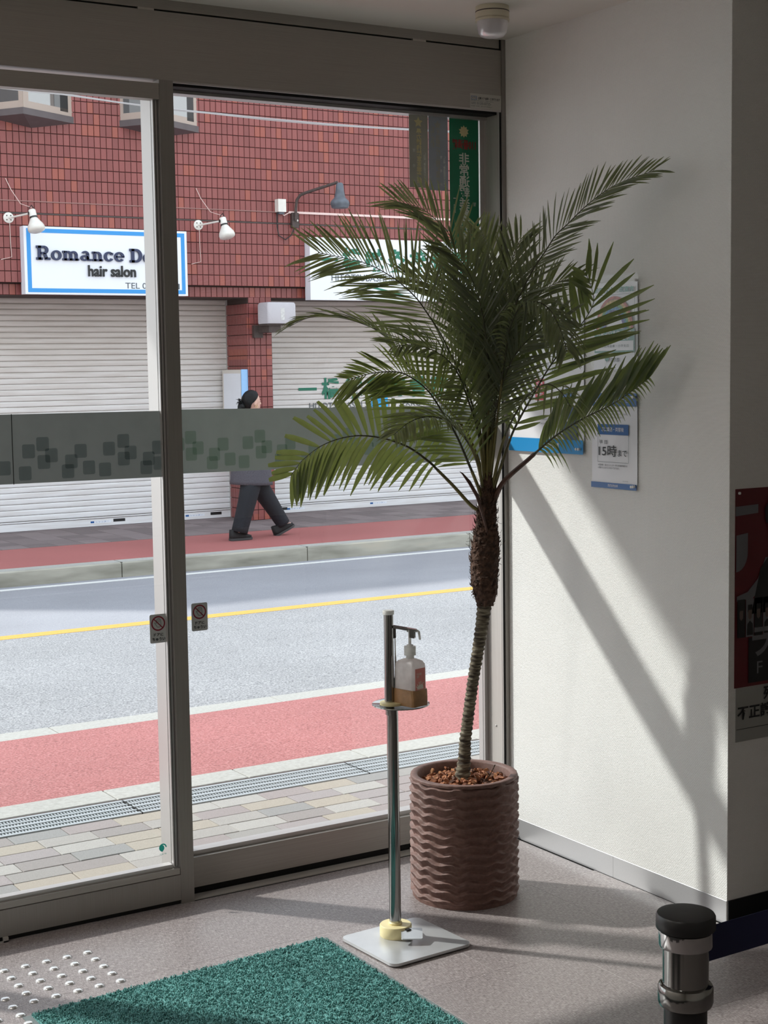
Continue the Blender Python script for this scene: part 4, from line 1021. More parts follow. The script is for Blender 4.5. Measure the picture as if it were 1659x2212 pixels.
# lever and fork
ar = MB()
A0 = Vector((P2[0]+.012, P2[1]-.006, .899)); A1 = Vector((-.822, -.648, .893))
dv = (A1-A0); dn_ = dv.normalized(); sdv = dn_.cross(Vector((0, 0, 1))).normalized()
for s_ in (-.006, .006): ar.obb((A0+A1)/2+sdv*s_, dv/2, sdv*.0011, Vector((0, 0, .0035)))
ar.obb(A1+dn_*.010+Vector((0, 0, .002)), dn_*.013, sdv*.0075, Vector((0, 0, .0016)))
for s_ in (-.0068, .0068): ar.rings([[tuple(A1+dn_*(.012+a*.007)+sdv*(s_+b*.0022)+Vector((0, 0, c))) for a, b in ((-1, -1), (1, -1), (1, 1), (-1, 1))] for c in (.003, -.012, -.022)])
ar.build('lever_arm', CHROME2, st)
MB().obb((P2[0]+.0135, P2[1]-.006, .885), (.004, 0, 0), (0, .0045, 0), (0, 0, .018)).build('lever_guide', CHROME2, st)
MB().tube([(P2[0]+.0155, P2[1]-.008, .895), (P2[0]+.0155, P2[1]-.009, .83), (P2[0]+.016, P2[1]-.010, .76), (P2[0]+.012, P2[1]-.008, .70)], [.0016, .0018, .0045, .005], 8).build('lift_rod', CHROME, st, smooth=True)

# bottle on the tray
bx_, by_ = -.8185, -.650
bt = thing('sanitizer_bottle', 'square white pump bottle with pink label and brown taped base', 'bottle', (bx_, by_, .680))
ba = R(-76)
def brect(hx, hy, rad, z): return rrect(bx_, by_, hx, hy, rad, ba, z)
z0 = .6805
MB().rings([brect(.0365*s_, .0285*s_, .008*s_, z0+z) for s_, z in ((.97, 0), (1, .003), (1.0, .045), (.99, .105), (.95, .116), (.80, .124), (.40, .130), (.30, .131))]).build('bottle_body', BOTTLE, bt, smooth=45)
rr = random.Random(9)
tp = []
for z in (0, .004, .02, .038, .046):
    ring = brect(.0392+(.0012 if z < .03 else 0), .0312, .009, z0+z)
    tp.append([(x+rr.uniform(-.0006, .0006), y+rr.uniform(-.0006, .0006), zz+(rr.uniform(-.0008, .0008) if z > .04 else 0)) for x, y, zz in ring])
MB().rings(tp).build('brown_tape', TAPE, bt, smooth=25)
fx = Vector((cos(ba), sin(ba), 0)); fy = Vector((-sin(ba), cos(ba), 0))
# label on the face turned to the viewer's right
fc = Vector((bx_, by_, z0))-fy*.0288
fa = fx
pf_ = Vector((bx_, by_, z0))+fx*.0368
e1 = fy if (fy.dot(Vector((.85, -.52, 0))) > 0) else -fy
e1 = Vector((e1.x, e1.y, 0))
out = fx if fx.dot(TOCAM) > 0 else -fx
pc_ = Vector((bx_, by_, z0))+out*.0367
lb = quad('label', PINKL, pc_-e1*.019+Vector((0, 0, .046)), e1*.040, Vector((0, 0, .060)), bt, .0004, out)
lettering('手指消毒\n薬用', PALE, pc_-e1*.014+Vector((0, 0, .080))+out*.0005, e1*.020, Vector((0, 0, .014)), lb)
hp = MB()
hc = pc_+out*.0007+Vector((0, 0, .048))
def hpt(a, b): return hc+e1*a+Vector((0, 0, b))
hp.add([hpt(-.012, 0), hpt(.014, 0), hpt(.012, .010), hpt(.006, .013), hpt(-.004, .012), hpt(-.012, .006)], [(0, 1, 2, 3, 4, 5)])
for ax_, ay_, bx2, by2 in ((-.011, .006, -.016, .009), (-.008, .009, -.012, .015), (-.003, .012, -.004, .021), (.003, .012, .003, .022), (.008, .010, .013, .018)):
    d = Vector((bx2-ax_, by2-ay_, 0)).normalized()*.0013
    hp.add([hpt(ax_-d.y, ay_+d.x), hpt(ax_+d.y, ay_-d.x), hpt(bx2+d.y, by2-d.x), hpt(bx2-d.y, by2+d.x)], [(0, 1, 2, 3)])
hp.build('hand_print', PALE, lb)
MB().lathe([(.0115, .129), (.0115, .139), (.0165, .1395), (.0165, .147), (.0155, .148), (.0165, .149), (.0165, .164), (.0155, .165), (.009, .1655), (.009, .169), (.0045, .1695)], (bx_, by_, z0), 28).build('pump_collar', WHITEP, bt, smooth=35)
MB().lathe([(.0042, .165), (.0042, .205), (.006, .206), (.006, .213), (.004, .215)], (bx_, by_, z0), 16).build('pump_stem', WHITEP, bt, smooth=35)
nz = Vector((.80, -.60, 0)).normalized()
MB().tube([Vector((bx_, by_, z0+.209))-nz*.008, Vector((bx_, by_, z0+.209)), Vector((bx_, by_, z0+.2075))+nz*.022, Vector((bx_, by_, z0+.205))+nz*.0255, Vector((bx_, by_, z0+.183))+nz*.0285], [.005, .005, .0036, .0034, .003], 10).build('nozzle', WHITEP, bt, smooth=True)

# ---------------------------------------------------------------- barrier post
SX, SY = -1.722, -2.742
so = thing('barrier_post', 'black and chrome queue barrier post with a black cap and navy belt', 'barrier post', (SX, SY, 0))
MB().lathe([(.0, 0.8870), (.030, 0.8875), (.0380, 0.8860), (.0397, 0.8830), (.0400, 0.8670), (.0390, 0.8655), (.030, 0.8650)], (SX, SY, 0), 56).build('post_cap', plain('satin_black_cap', (.013, .013, .014), .38), so, smooth=40)
MB().lathe([(.034, 0.8655), (.0365, 0.8630), (.0367, 0.8450), (.0355, 0.8415), (.0310, 0.8395)], (SX, SY, 0), 48).build('upper_ring', CHROME, so, smooth=40)
MB().lathe([(.0310, 0.8430), (.0308, 0.7850)], (SX, SY, 0), 48).build('belt_head', CHROME2, so, smooth=40)
MB().lathe([(.0310, 0.7900), (.0355, 0.7880), (.0372, 0.7840), (.0374, 0.7660), (.0355, 0.7605), (.029, 0.7590)], (SX, SY, 0), 48).build('lower_ring', CHROME2, so, smooth=40)
MB().lathe([(.0290, 0.7620), (.0288, .02)], (SX, SY, 0), 40).build('post_tube', BLKPL, so, smooth=40)
MB().lathe([(.16, 0), (.165, .004), (.15, .012), (.05, .022), (.03, .024)], (SX, SY, 0), 56).build('foot', BLKPL, so, smooth=40)
bl = MB(); b0, b1 = Vector((SX+.030, SY, 0)), Vector((1.5, SY+.06, 0)); n = 30; vs = []
for k in range(n+1):
    t_ = k/n; p = b0.lerp(b1, t_); vs += [(p.x, p.y, 0.8095), (p.x, p.y, 0.8585), (p.x, p.y+.0012, 0.8095), (p.x, p.y+.0012, 0.8585)]
f = []
for k in range(n): a = 4*k; f += [(a, a+4, a+5, a+1), (a+3, a+7, a+6, a+2), (a+1, a+5, a+7, a+3), (a+2, a+6, a+4, a)]
bl.add(vs, f).build('belt', BELT, so)
s3 = thing('barrier_post', 'second barrier post at the far right end of the navy belt', 'barrier post', (1.53, SY+.06, 0))
X3, Y3 = 1.53, SY+.06
MB().lathe([(.0, 0.8870), (.0365, 0.8860), (.0385, 0.8670), (.030, 0.8650)], (X3, Y3, 0), 32).build('post_cap', BLKPL, s3, smooth=40)
MB().lathe([(.0305, 0.8650), (.0305, 0.7620)], (X3, Y3, 0), 32).build('belt_head', CHROME2, s3, smooth=40)
MB().lathe([(.0290, 0.7620), (.0288, .02)], (X3, Y3, 0), 32).build('post_tube', BLKPL, s3, smooth=40)
MB().lathe([(.16, 0), (.165, .004), (.15, .012), (.03, .024)], (X3, Y3, 0), 40).build('foot', BLKPL, s3, smooth=40)

# ---------------------------------------------------------------- door mat
mt = thing('door_mat', 'teal green looped pile door mat with a grey rubber edge', 'mat', (-1.46, -1.3, 0))
def matp(u, v):                                                        # slightly turned on the floor
    a = R(-3.6); x, y = u, v
    return (-1.035+x*cos(a)*1 + y*sin(a)*0, -.503+x*sin(R(3.4))+y, 0)
def mpt(u, v): return (-1.032+u, -.502+.050*(u/.86)+v)
m = MB(); MW, MLn = .872, 1.9
c4 = [mpt(-MW-.022, .004), mpt(.016, .004), mpt(.016, -MLn), mpt(-MW-.022, -MLn)]
m.add([(*p, 0) for p in c4]+[(*p, .003) for p in c4], [(4, 7, 6, 5), (0, 1, 5, 4), (1, 2, 6, 5), (2, 3, 7, 6), (3, 0, 4, 7)]).build('rubber_edge', RUBBER, mt)
base = MB(); c4 = [mpt(-MW, 0), mpt(0, 0), mpt(0, -MLn+.02), mpt(-MW, -MLn+.02)]
base.add([(*p, .003) for p in c4]+[(*p, .007) for p in c4], [(4, 7, 6, 5), (0, 1, 5, 4), (1, 2, 6, 5), (2, 3, 7, 6), (3, 0, 4, 7)]).build('pile_backing', CARPET, mt)
rr = random.Random(12); lp = MB(); V = lp.v; F_ = lp.f
for k in range(30000):
    u = -rr.random()*MW; v = -rr.random()*(.95 if k < 25000 else 1.88); x, y = mpt(u, v)
    if k < 25000 and not (y > -1.35): continue
    a = rr.random()*6.283; L = rr.uniform(.003, .0062); h = rr.uniform(.004, .0085); w_ = .0012; dx, dy = cos(a), sin(a); sx_, sy_ = -dy*w_, dx*w_
    a2 = a+rr.uniform(-1, 1); ex, ey = cos(a2), sin(a2)
    P = [(x-dx*L*.7, y-dy*L*.7, .006), (x-dx*L*.5, y-dy*L*.5, .006+h*.8), (x, y, .006+h), (x+ex*L*.6, y+ey*L*.6, .006+h*.75), (x+ex*L*.8, y+ey*L*.8, .006)]
    b = len(V)
    for q in P: V.append((q[0]-sx_, q[1]-sy_, q[2])); V.append((q[0]+sx_, q[1]+sy_, q[2]))
    for j_ in range(4): F_.append((b+2*j_, b+2*j_+1, b+2*j_+3, b+2*j_+2))
lp.mi = [0]*len(F_)
tag(lp.build('loop_pile', CARPET, mt), kind='stuff')

# ---------------------------------------------------------------- ceiling fitting
LC = (-.318, -.372)
t = thing('ceiling_light', 'small round emergency light on the ceiling by the corner', 'light', (*LC, 2.69))
MB().lathe([(.050, 0), (.0505, -.004), (.0505, -.034), (.048, -.037), (.0515, -.038), (.0515, -.043), (.046, -.0435)], (*LC, 2.69), 40).build('lamp_base', plain('aged_cream', (.62, .57, .44), .5), t, smooth=35)
MB().lathe([(.0462, -.043), (.0458, -.060), (.042, -.078), (.034, -.087), (.018, -.091), (0.0, -.092)], (*LC, 2.69), 40).build('lens', OPAL, t, smooth=60)
MB().lathe([(.0508, -.014), (.0512, -.0155), (.0508, -.017)], (*LC, 2.69), 40).build('seam', BROWNM, t)

# ---------------------------------------------------------------- notices on the right wall
def wall_sheet(name, label, cat, y0, y1, z0, z1, off=.004, bow=.004):
    """paper on the plane x = 0, y0 (far edge) to y1 (near edge), gently bowed away from the wall"""
    n = 10; vs = []
    for k in range(n+1):
        t_ = k/n; y = y0+(y1-y0)*t_; x = -(off+bow*math.sin(pi*t_)*.6)
        vs += [(x, y, z0), (x, y, z1)]
    vs2 = [(a+.0006, b, c) for a, b, c in vs]
    m = MB().add(vs+vs2, [(2*i, 2*i+1, 2*i+3, 2*i+2) for i in range(n)]+[(2*i+2*n+2, 2*i+2*n+4, 2*i+2*n+5, 2*i+2*n+3) for i in range(n)])
    th = thing(name, label, cat, (0, (y0+y1)/2, z0)); m.build('sheet', PAPER, th); return th
class Sheet:
    def __init__(s, th, y0, y1, z0, z1, x): s.th = th; s.y0, s.z0, s.w, s.h, s.x = y0, z0, y0-y1, z1-z0, x
    def rect(s, mt, a, b, c, d, nm='printed_panel', lv=1): return quad(nm, mt, (s.x-.0003*lv, s.y0-a*s.w, s.z0+c*s.h), (0, -(b-a)*s.w, 0), (0, 0, (d-c)*s.h), s.th, .0002)
    def txt(s, tx, mt, a, b, c, d, lv=3, **k): return lettering(tx, mt, (s.x-.0003*lv, s.y0-a*s.w, s.z0+c*s.h), (0, -(b-a)*s.w, 0), (0, 0, (d-c)*s.h), s.th, **k)
def pins(th, pts):
    for y, z in pts:
        m = MB(); m.lathe([(.0015, 0), (.0015, -.004), (.0045, -.005), (.0035, -.009), (.0045, -.013), (.0025, -.0145)], (-.004, y, z), 12, 'x'); m.build('push_pin', CLEARW, th, smooth=40)
CLEARW = plain('pin_plastic', (.75, .75, .75), .12, spec=.9)
y0, y1, z0, z1 = -.452, -.666, 1.236, 1.530
th = wall_sheet('hours_notice', 'white and blue office hours notice reading 15時まで on the wall', 'notice', y0, y1, z0, z1)
sh_ = Sheet(th, y0, y1, z0, z1, -.0075)
sh_.rect(PBLUE, 0, 1, .865, 1); sh_.rect(PBLUE, 0, 1, 0, .06)
sh_.txt('営業時間のお知らせ', PAPER, .10, .83, .90, .945)
sh_.txt('西武信用金庫', PAPER, .38, .60, .018, .046)
for i, (tx, b) in enumerate((('令和３年より当店の窓口営業時間を', .64), ('９時から15時までとさせていただいております。', .82), ('何卒ご理解のほど、お願い申しあげます。', .72))): sh_.txt(tx, BLACK, .16, b, .805-.034*i, .826-.034*i)
sh_.rect(PBLUE, .15, .83, .565, .675); sh_.txt('窓口業務・両替機', PAPER, .24, .73, .598, .645)
for q in ((.15, .154, .275, .57), (.826, .83, .275, .57), (.15, .83, .275, .278)): sh_.rect(GREYL, *q, nm='frame_line')
sh_.txt('平 日', BLACK, .185, .365, .465, .505, bold=.006); sh_.txt('15時', BLACK, .175, .575, .335, .455, bold=.008); sh_.txt('まで', BLACK, .60, .80, .343, .41, bold=.008)
for i, (tx, b) in enumerate((('※両替機・窓口シャッター中は営業時間外の', .81), ('15時までとさせていただいております。', .64))): sh_.txt(tx, BLACK, .16, b, .235-.03*i, .255-.03*i)
sh_.txt('2021年4月現在', GREYL, .71, .83, .082, .090)
pins(th, [(-.650, 1.518), (-.658, 1.519), (-.651, 1.247), (-.659, 1.248)])
y0, y1, z0, z1 = -.462, -.666, 1.600, 1.866
th = wall_sheet('rainbow_notice', 'notice with a painted rainbow above a green panel on the wall', 'notice', y0, y1, z0, z1)
sh_ = Sheet(th, y0, y1, z0, z1, -.0075)
sh_.txt('感染防止徹底宣言', PGREEN, .04, .95, .885, .95, bold=.03)
for q in ((.03, .96, .862, .865), (.03, .034, .14, .865), (.955, .959, .14, .865), (.03, .96, .005, .008)): sh_.rect(GREYL, *q, nm='frame_line')
cols = [(.50, .13, .09), (.62, .40, .12), (.12, .36, .12), (.05, .22, .42), (.10, .10, .32)]
for i, c in enumerate(cols):
    r0 = .40-.045*i; line = [(.50+(r0)*cos(R(180-180*k/20)), .475+r0*.88*sin(R(180-180*k/20))) for k in range(21)]
    strip(plain('rainbow_%s' % ('red', 'orange', 'green', 'blue', 'violet')[i], c, .6, var=.4, vs=120), line, .0098, th, 'rainbow_band', (-.0075-.0006, y0, z0), (0, y1-y0, 0), (0, 0, z1-z0))
sh_.rect(PGREEN, .04, .96, .20, .47, lv=1); sh_.rect(PAPER, .065, .935, .225, .335, lv=3); sh_.rect(PAPER, .04, .96, .0, .005)
sh_.txt('新型コロナウイルス', PAPER, .09, .90, .405, .455, bold=.008); sh_.txt('感染拡大防止中', PAPER, .16, .84, .345, .395, bold=.008) 
sh_.txt('西武信用金庫・小平支店', GREYL, .14, .84, .262, .294, lv=5)
poly(PGREEN, [(.335+.045*cos(R(a)), .13+.028*sin(R(a))) for a in range(0, 360, 24)], th, 'tree_mark', (-.009, y0, z0), (0, y1-y0, 0), (0, 0, z1-z0))
poly(PGREEN, [(.325, .12), (.345, .12), (.338, .08), (.332, .08)], th, 'tree_trunk_mark', (-.009, y0, z0), (0, y1-y0, 0), (0, 0, z1-z0))
sh_.txt('東京都', GREYL, .42, .62, .095, .145, bold=.01)
q = quad('clear_sleeve', CLEAR, (-.011, -.455, 1.578), (0, -.222, 0), (0, 0, .312), th, .0003)
pins(th, [(-.668, 1.868)])
y0, y1, z0, z1 = -.020, -.413, 1.335, 1.765
th = wall_sheet('caution_notice', 'large white notice with a red box and blue footer behind the fronds', 'notice', y0, y1, z0, z1, bow=.006)
sh_ = Sheet(th, y0, y1, z0, z1, -.0085)
sh_.rect(PBLUE2, 0, 1, 0, .105); sh_.txt('西武信用金庫', PAPER, .50, .69, .040, .078, bold=.02)
sh_.rect(PRED, .375, .495, .395, .555); sh_.txt('ここで\n連絡先\n一度に', PAPER, .395, .478, .415, .53, bold=.03)
sh_.txt('？', BLACK, .845, .90, .70, .76); sh_.txt('どうし', GREYL, .60, .74, .735, .775)
for i, (tx, a, b, c) in enumerate((('一人で悩まずにご相談いただけます、', .45, .86, .645), ('必ずお近くの職員までご連絡ください。', .45, .88, .612), ('その取引等でお心あたりの場合は', .375, .66, .345), ('被害届出、手続きは', .36, .54, .245), ('下記までお申し付けください', .36, .60, .212), ('くわしくは窓口まで', .62, .77, .125))): sh_.txt(tx, GREYL, a, b, c, c+.014)
poly(PBLUE, [(.80+.058*cos(R(a)), .43+.058*sin(R(a))) for a in range(0, 360, 15)], th, 'printed_head', (-.0094, y0, z0), (0, y1-y0, 0), (0, 0, z1-z0))
poly(PNAVY, [(.70, .20), (.74, .15), (.76, .105), (.93, .105), (.92, .30), (.86, .36), (.76, .36), (.72, .30)], th, 'printed_suit', (-.0094, y0, z0), (0, y1-y0, 0), (0, 0, z1-z0))
poly(PAPER, [(.795, .29), (.81, .29), (.812, .24), (.798, .24)], th, 'printed_pocket', (-.0098, y0, z0), (0, y1-y0, 0), (0, 0, z1-z0))
pins(th, [(-.386, 1.352), (-.398, 1.352)])

# poster on the shaded return wall
th = thing('film_poster', 'dark red film style poster on the shaded wall at the right edge', 'poster', (.28, -1.053, .53))
PXa, PXb, PZa, PZb = .022, .54, .532, 1.262; yy = -1.0545
quad('sheet', DRED, (PXa, yy+.002, .69), (PXb-PXa, 0, 0), (0, 0, PZb-.69), th, .0005)
quad('white_footer', plain('poster_white', (.32, .32, .30), .4), (PXa+.006, yy+.002, PZa), (PXb-PXa-.006, 0, 0), (0, 0, .69-PZa), th, .0005)
PG = plain('poster_grey', (.15, .15, .165), .5); PB = plain('poster_black', (.004, .004, .006), .4); PS = plain('poster_skin', (.12, .085, .07), .5)
def pq(mt, pts, nm, lv=1): return MB().add([(x, yy-.0004*lv, z) for x, z in pts], [tuple(range(len(pts)))]).build(nm, mt, th)
pq(PG, [(.022, 1.185), (.11, 1.19), (.11, 1.215), (.022, 1.212)], 'printed_bar')
pq(PG, [(.025, 1.025)]+[(.025+.045*sin(R(a)), 1.08-.055*cos(R(a))) for a in range(0, 91, 15)]+[(.070, 1.135), (.025, 1.13)], 'printed_shape')
pq(PG, [(.028, .955), (.07, .965), (.11, 1.0), (.14, 1.06), (.16, 1.06), (.14, .985), (.09, .945), (.028, .94)], 'printed_arc')
pq(PB, [(.085, .90), (.30, .90), (.36, 1.0), (.33, 1.07), (.26, 1.10), (.21, 1.09), (.17, 1.08), (.12, 1.03)], 'printed_figure', 2)
pq(PS, [(.16, 1.10), (.20, 1.085), (.235, 1.11), (.245, 1.16), (.235, 1.20), (.16, 1.20), (.148, 1.15)], 'printed_face', 3)
pq(PB, [(.140, 1.16), (.155, 1.155), (.165, 1.185), (.20, 1.17), (.245, 1.19), (.255, 1.16), (.262, 1.215), (.22, 1.25), (.165, 1.245), (.135, 1.20)], 'printed_hair', 4)
pq(PB, [(.158, 1.150), (.178, 1.153), (.178, 1.147), (.158, 1.144)], 'printed_eye', 5); pq(PB, [(.165, 1.115), (.19, 1.117), (.19, 1.113), (.165, 1.111)], 'printed_mouth', 5)
for k, x in enumerate((.030, .064, .098, .132, .166)):
    pq(PG if k % 2 else PB, [(x, .835), (x+.031, .835), (x+.031, .945), (x, .945)], 'cast_panel', 2)
    pq(PS, [(x+.009, .89), (x+.015, .884), (x+.022, .89), (x+.023, .917), (x+.008, .917)], 'printed_face', 3)
    pq(PB, [(x+.006, .905), (x+.010, .913), (x+.022, .913), (x+.025, .903), (x+.024, .928), (x+.007, .928)], 'printed_hair', 4)
    pq(PB, [(x+.003, .84), (x+.028, .84), (x+.026, .872), (x+.015, .882), (x+.005, .872)], 'printed_suit', 4)
pq(PB, [(.075, .70), (.50, .70), (.50, .832), (.075, .832)], 'title_panel', 2)
lettering('ラ', PG, (.088, yy-.0016, .775), (.075, 0, 0), (0, 0, .085), th, bold=.03); lettering('F', PG, (.108, yy-.0016, .725), (.022, 0, 0), (0, 0, .035), th)
lettering('不正譲渡禁止', BLACK, (.032, yy-.0012, .595), (.27, 0, 0), (0, 0, .042), th, bold=.025); lettering('残', BLACK, (.135, yy-.0012, .645), (.05, 0, 0), (0, 0, .04), th, bold=.025)
quad('rule_line', BLACK, (.03, yy, .568), (.5, 0, 0), (0, 0, .0015), th, .0004)
pins_ = MB().lathe([(.004, 0), (.004, -.004)], (.035, yy, 1.25), 10, 'y').build('push_pin', CLEARW, th)

# ---------------------------------------------------------------- stickers on the glass and header
def sheet_y(name, label, x0, x1, z0, z1, y, mt, tilt=0.):
    th = thing(name, label, 'sticker', ((x0+x1)/2, y, z0)); quad('sheet', mt, (x0, y, z0), (x1-x0, 0, 0), (0, 0, z1-z0), th, .0004); return th
def mir(tx, mt, x, z, w, h, th, y, **k):                                # reads from the street: mirrored from inside
    return lettering(tx, mt, (x+w, y, z), (-w, 0, 0), (0, 0, h), th, mirror=True, **k)
def star(cx, cz, r_, y, mt, th, n=5, inner=.5):
    pts = []
    for k in range(2*n): q = r_ if k % 2 == 0 else r_*inner; a = pi/2+pi*k/n; pts.append((cx+q*cos(a), y, cz+q*sin(a)))
    MB().add(pts, [(k, (k+1) % (2*n), (k+2) % (2*n)) for k in range(1, 2*n, 2)]+[tuple(range(1, 2*n, 2))]).build('star_mark', mt, th)
yg = .0985
a = sheet_y('olive_sticker', 'olive grey vertical sticker at the glass top, leftmost of three', -.3175, -.2435, 2.207, 2.445, yg, STK1)
star(-.281, 2.418, .018, yg-.0006, STY, a); mir('\n'.join('暴力団排除宣言事業所'), STY, -.290, 2.220, .021, .178, a, yg-.0005, line=.95, bold=.03)
[mir(ch, STW, -.304, z_, .0095, .0105, a, yg-.0005) for ch, z_ in zip('警視庁', (2.322, 2.272, 2.222))]; mir('\n'.join('(公財)暴追都民センター'), STW, -.262, 2.222, .009, .10, a, yg-.0005, line=.95, bold=.01)
b = sheet_y('slate_sticker', 'slate grey vertical sticker, middle of three at the glass top', -.2415, -.1645, 2.201, 2.442, yg, STK2)
star(-.205, 2.414, .015, yg-.0006, STK1, b); mir('\n'.join('不当要求防止責任者選任'), STK1, -.214, 2.215, .019, .185, b, yg-.0005, line=.95, bold=.03)
mir('\n'.join('講習受講'), STK1, -.234, 2.34, .016, .07, b, yg-.0005, line=.95, bold=.03)
mir('\n'.join('(公財)暴追都民センター'), STW, -.184, 2.215, .009, .10, b, yg-.0005, line=.95, bold=.01); [mir(ch, STW, -.196, z_, .008, .009, b, yg-.0005) for ch, z_ in zip('警視庁', (2.306, 2.261, 2.216))]
c = sheet_y('green_sticker', 'deep green vertical alarm sticker, rightmost at the glass top', -.1575, -.0400, 2.012, 2.442, yg+.001, STG)
c2 = sheet_y('x', 'x', 0, .01, 0, .01, 0, STG)
for q in list(c2.children)+[c2]: bpy.data.objects.remove(q)
ys_ = yg+.0003
star(-.099, 2.400, .021, ys_, STY, c, 5, .55); star(-.099, 2.400, .020, ys_-.0002, STY, c, 10, .72)
mir('110番通報', STR, -.147, 2.340, .096, .034, c, ys_, bold=.03); mir('\n'.join('非常通報装置設置'), STW, -.121, 2.03, .044, .300, c, ys_, line=.92, bold=.02)
mir('\n'.join('一日'), STW, -.144, 2.13, .010, .05, c, ys_); mir('警', STW, -.064, 2.155, .012, .013, c, ys_); mir('察', STW, -.064, 2.085, .012, .013, c, ys_)
a = sheet_y('service_label', 'small white service label at the right end of the header casing', -.142, -.0165, 2.4605, 2.508, -.0006, plain('label_grey', (.50, .49, .45), .5))
ly = -.0012
lettering('自動ドア 修理・保守承ります', BLACK, (-.109, ly, 2.489), (.086, 0, 0), (0, 0, .009), a, bold=.02)
for q in ((-.138, 2.488, .022, .0012), (-.138, 2.4985, .022, .0012), (-.138, 2.488, .0012, .0115), (-.1165, 2.488, .0012, .0115)): quad('logo_frame', PBLUE, (q[0], ly+.0004, q[1]), (q[2], 0, 0), (0, 0, q[3]), a, .0004)
lettering('ナブコ', BLACK, (-.135, ly, 2.4915), (.016, 0, 0), (0, 0, .0055), a, bold=.02)
lettering('保守点検のお問い合わせ・ご用命は下記まで', GREYL, (-.138, ly, 2.4835), (.09, 0, 0), (0, 0, .0035), a)
lettering('0120-0725-', GREYL, (-.115, ly, 2.4735), (.058, 0, 0), (0, 0, .0075), a); lettering('お客様\n相談室', GREYL, (-.138, ly, 2.4735), (.018, 0, 0), (0, 0, .0075), a)
lettering('受付時間　年中無休　お問い合わせは専用電話まで', GREYL, (-.138, ly, 2.466), (.086, 0, 0), (0, 0, .0035), a)
def caution(x0, z0, y, label):
    w_, h_ = .0545, .0870; th = thing('caution_sticker', label, 'sticker', (x0+w_/2, y, z0), 'door caution stickers'); c = .005; pts = []
    for cx, cz, a0 in ((x0+w_-c, z0+h_-c, 0), (x0+c, z0+h_-c, 90), (x0+c, z0+c, 180), (x0+w_-c, z0+c, 270)):
        for q in range(0, 91, 30): pts.append((cx+c*cos(R(a0+q)), cz+c*sin(R(a0+q))))
    MB().rings([[(px, y+d, pz) for px, pz in pts] for d in (0, -.0004)]).build('sheet', STGREY, th)
    cx, cz, r0, r1 = x0+w_/2, z0+.059, .0225, .0182; yy_ = y-.0007; n = 36
    m = MB(); m.add([(cx+q*cos(2*pi*k/n), yy_, cz+q*sin(2*pi*k/n)) for k in range(n) for q in (r0, r1)], [(2*k, 2*k+1, (2*k+3) % (2*n), (2*k+2) % (2*n)) for k in range(n)])
    d = Vector((.707, 0, -.707)); s_ = Vector((.707, 0, .707))*.0016; C_ = Vector((cx, yy_-.0002, cz)); m.add([C_-d*.019-s_, C_+d*.019-s_, C_+d*.019+s_, C_-d*.019+s_], [(0, 1, 2, 3)])
    m.build('prohibition_ring', plain('dark_red_ring', (.20, .008, .025), .5) if 'dark_red_ring' not in MATS else MATS['dark_red_ring'], th)
    hand = [(-.012, .002), (-.010, .003), (-.006, -.001), (-.006, .010), (-.0045, .0115), (-.003, .010), (-.003, .013), (-.001, .0145), (.001, .013), (.001, .0145), (.003, .0152), (.0045, .0135), (.005, .012), (.0065, .012), (.008, .010), (.0085, -.004), (.006, -.011), (-.003, -.011), (-.007, -.005), (-.012, .002)]
    strip(BLACK, [(cx+a, cz+b) for a, b in hand], .0011, th, 'hand_outline', (0, y-.0005, 0), (1, 0, 0), (0, 0, 1), .0004)
    for a in (-.003, .001, .005): strip(BLACK, [(cx+a, cz+.012), (cx+a, cz+.003)], .0009, th, 'finger_line', (0, y-.0005, 0), (1, 0, 0), (0, 0, 1), .0004)
    lettering('ドアに', BLACK, (x0+.012, yy_, z0+.0205), (.031, 0, 0), (0, 0, .0095), th, bold=.03)
    lettering('ちゅうい', BLACK, (x0+.007, yy_, z0+.0065), (.042, 0, 0), (0, 0, .0105), th, bold=.03)
caution(-1.3095, .8065, .0232, 'grey door caution sticker with a crossed hand, left of the mullion')
caution(-1.138+.0, .8155, .0995, 'grey door caution sticker with a crossed hand, right of the mullion')
# turquoise sticker low on the sliding door glass
th = thing('turquoise_sticker', 'small turquoise round mark low on the sliding door glass', 'sticker', (-1.287, .022, .155))
TQ = plain('turquoise', (.02, .62, .52), .5); n = 24; cx, cz = -1.2875, .178
MB().add([(cx+q*cos(2*pi*k/n), .0228, cz+q*sin(2*pi*k/n)) for k in range(n) for q in (.0125, .0085)], [(2*k, 2*k+1, (2*k+3) % 48, (2*k+2) % 48) for k in range(n-6)]).build('ring_mark', TQ, th)
MB().add([(cx-.003+.0075*cos(2*pi*k/n), .0226, cz-.001+.0095*sin(2*pi*k/n)) for k in range(n)], [tuple(range(n))]).build('disc_mark', TQ, th)
lettering('GATE', TQ, (-1.2985, .0228, .156), (.022, 0, 0), (0, 0, .004), th)

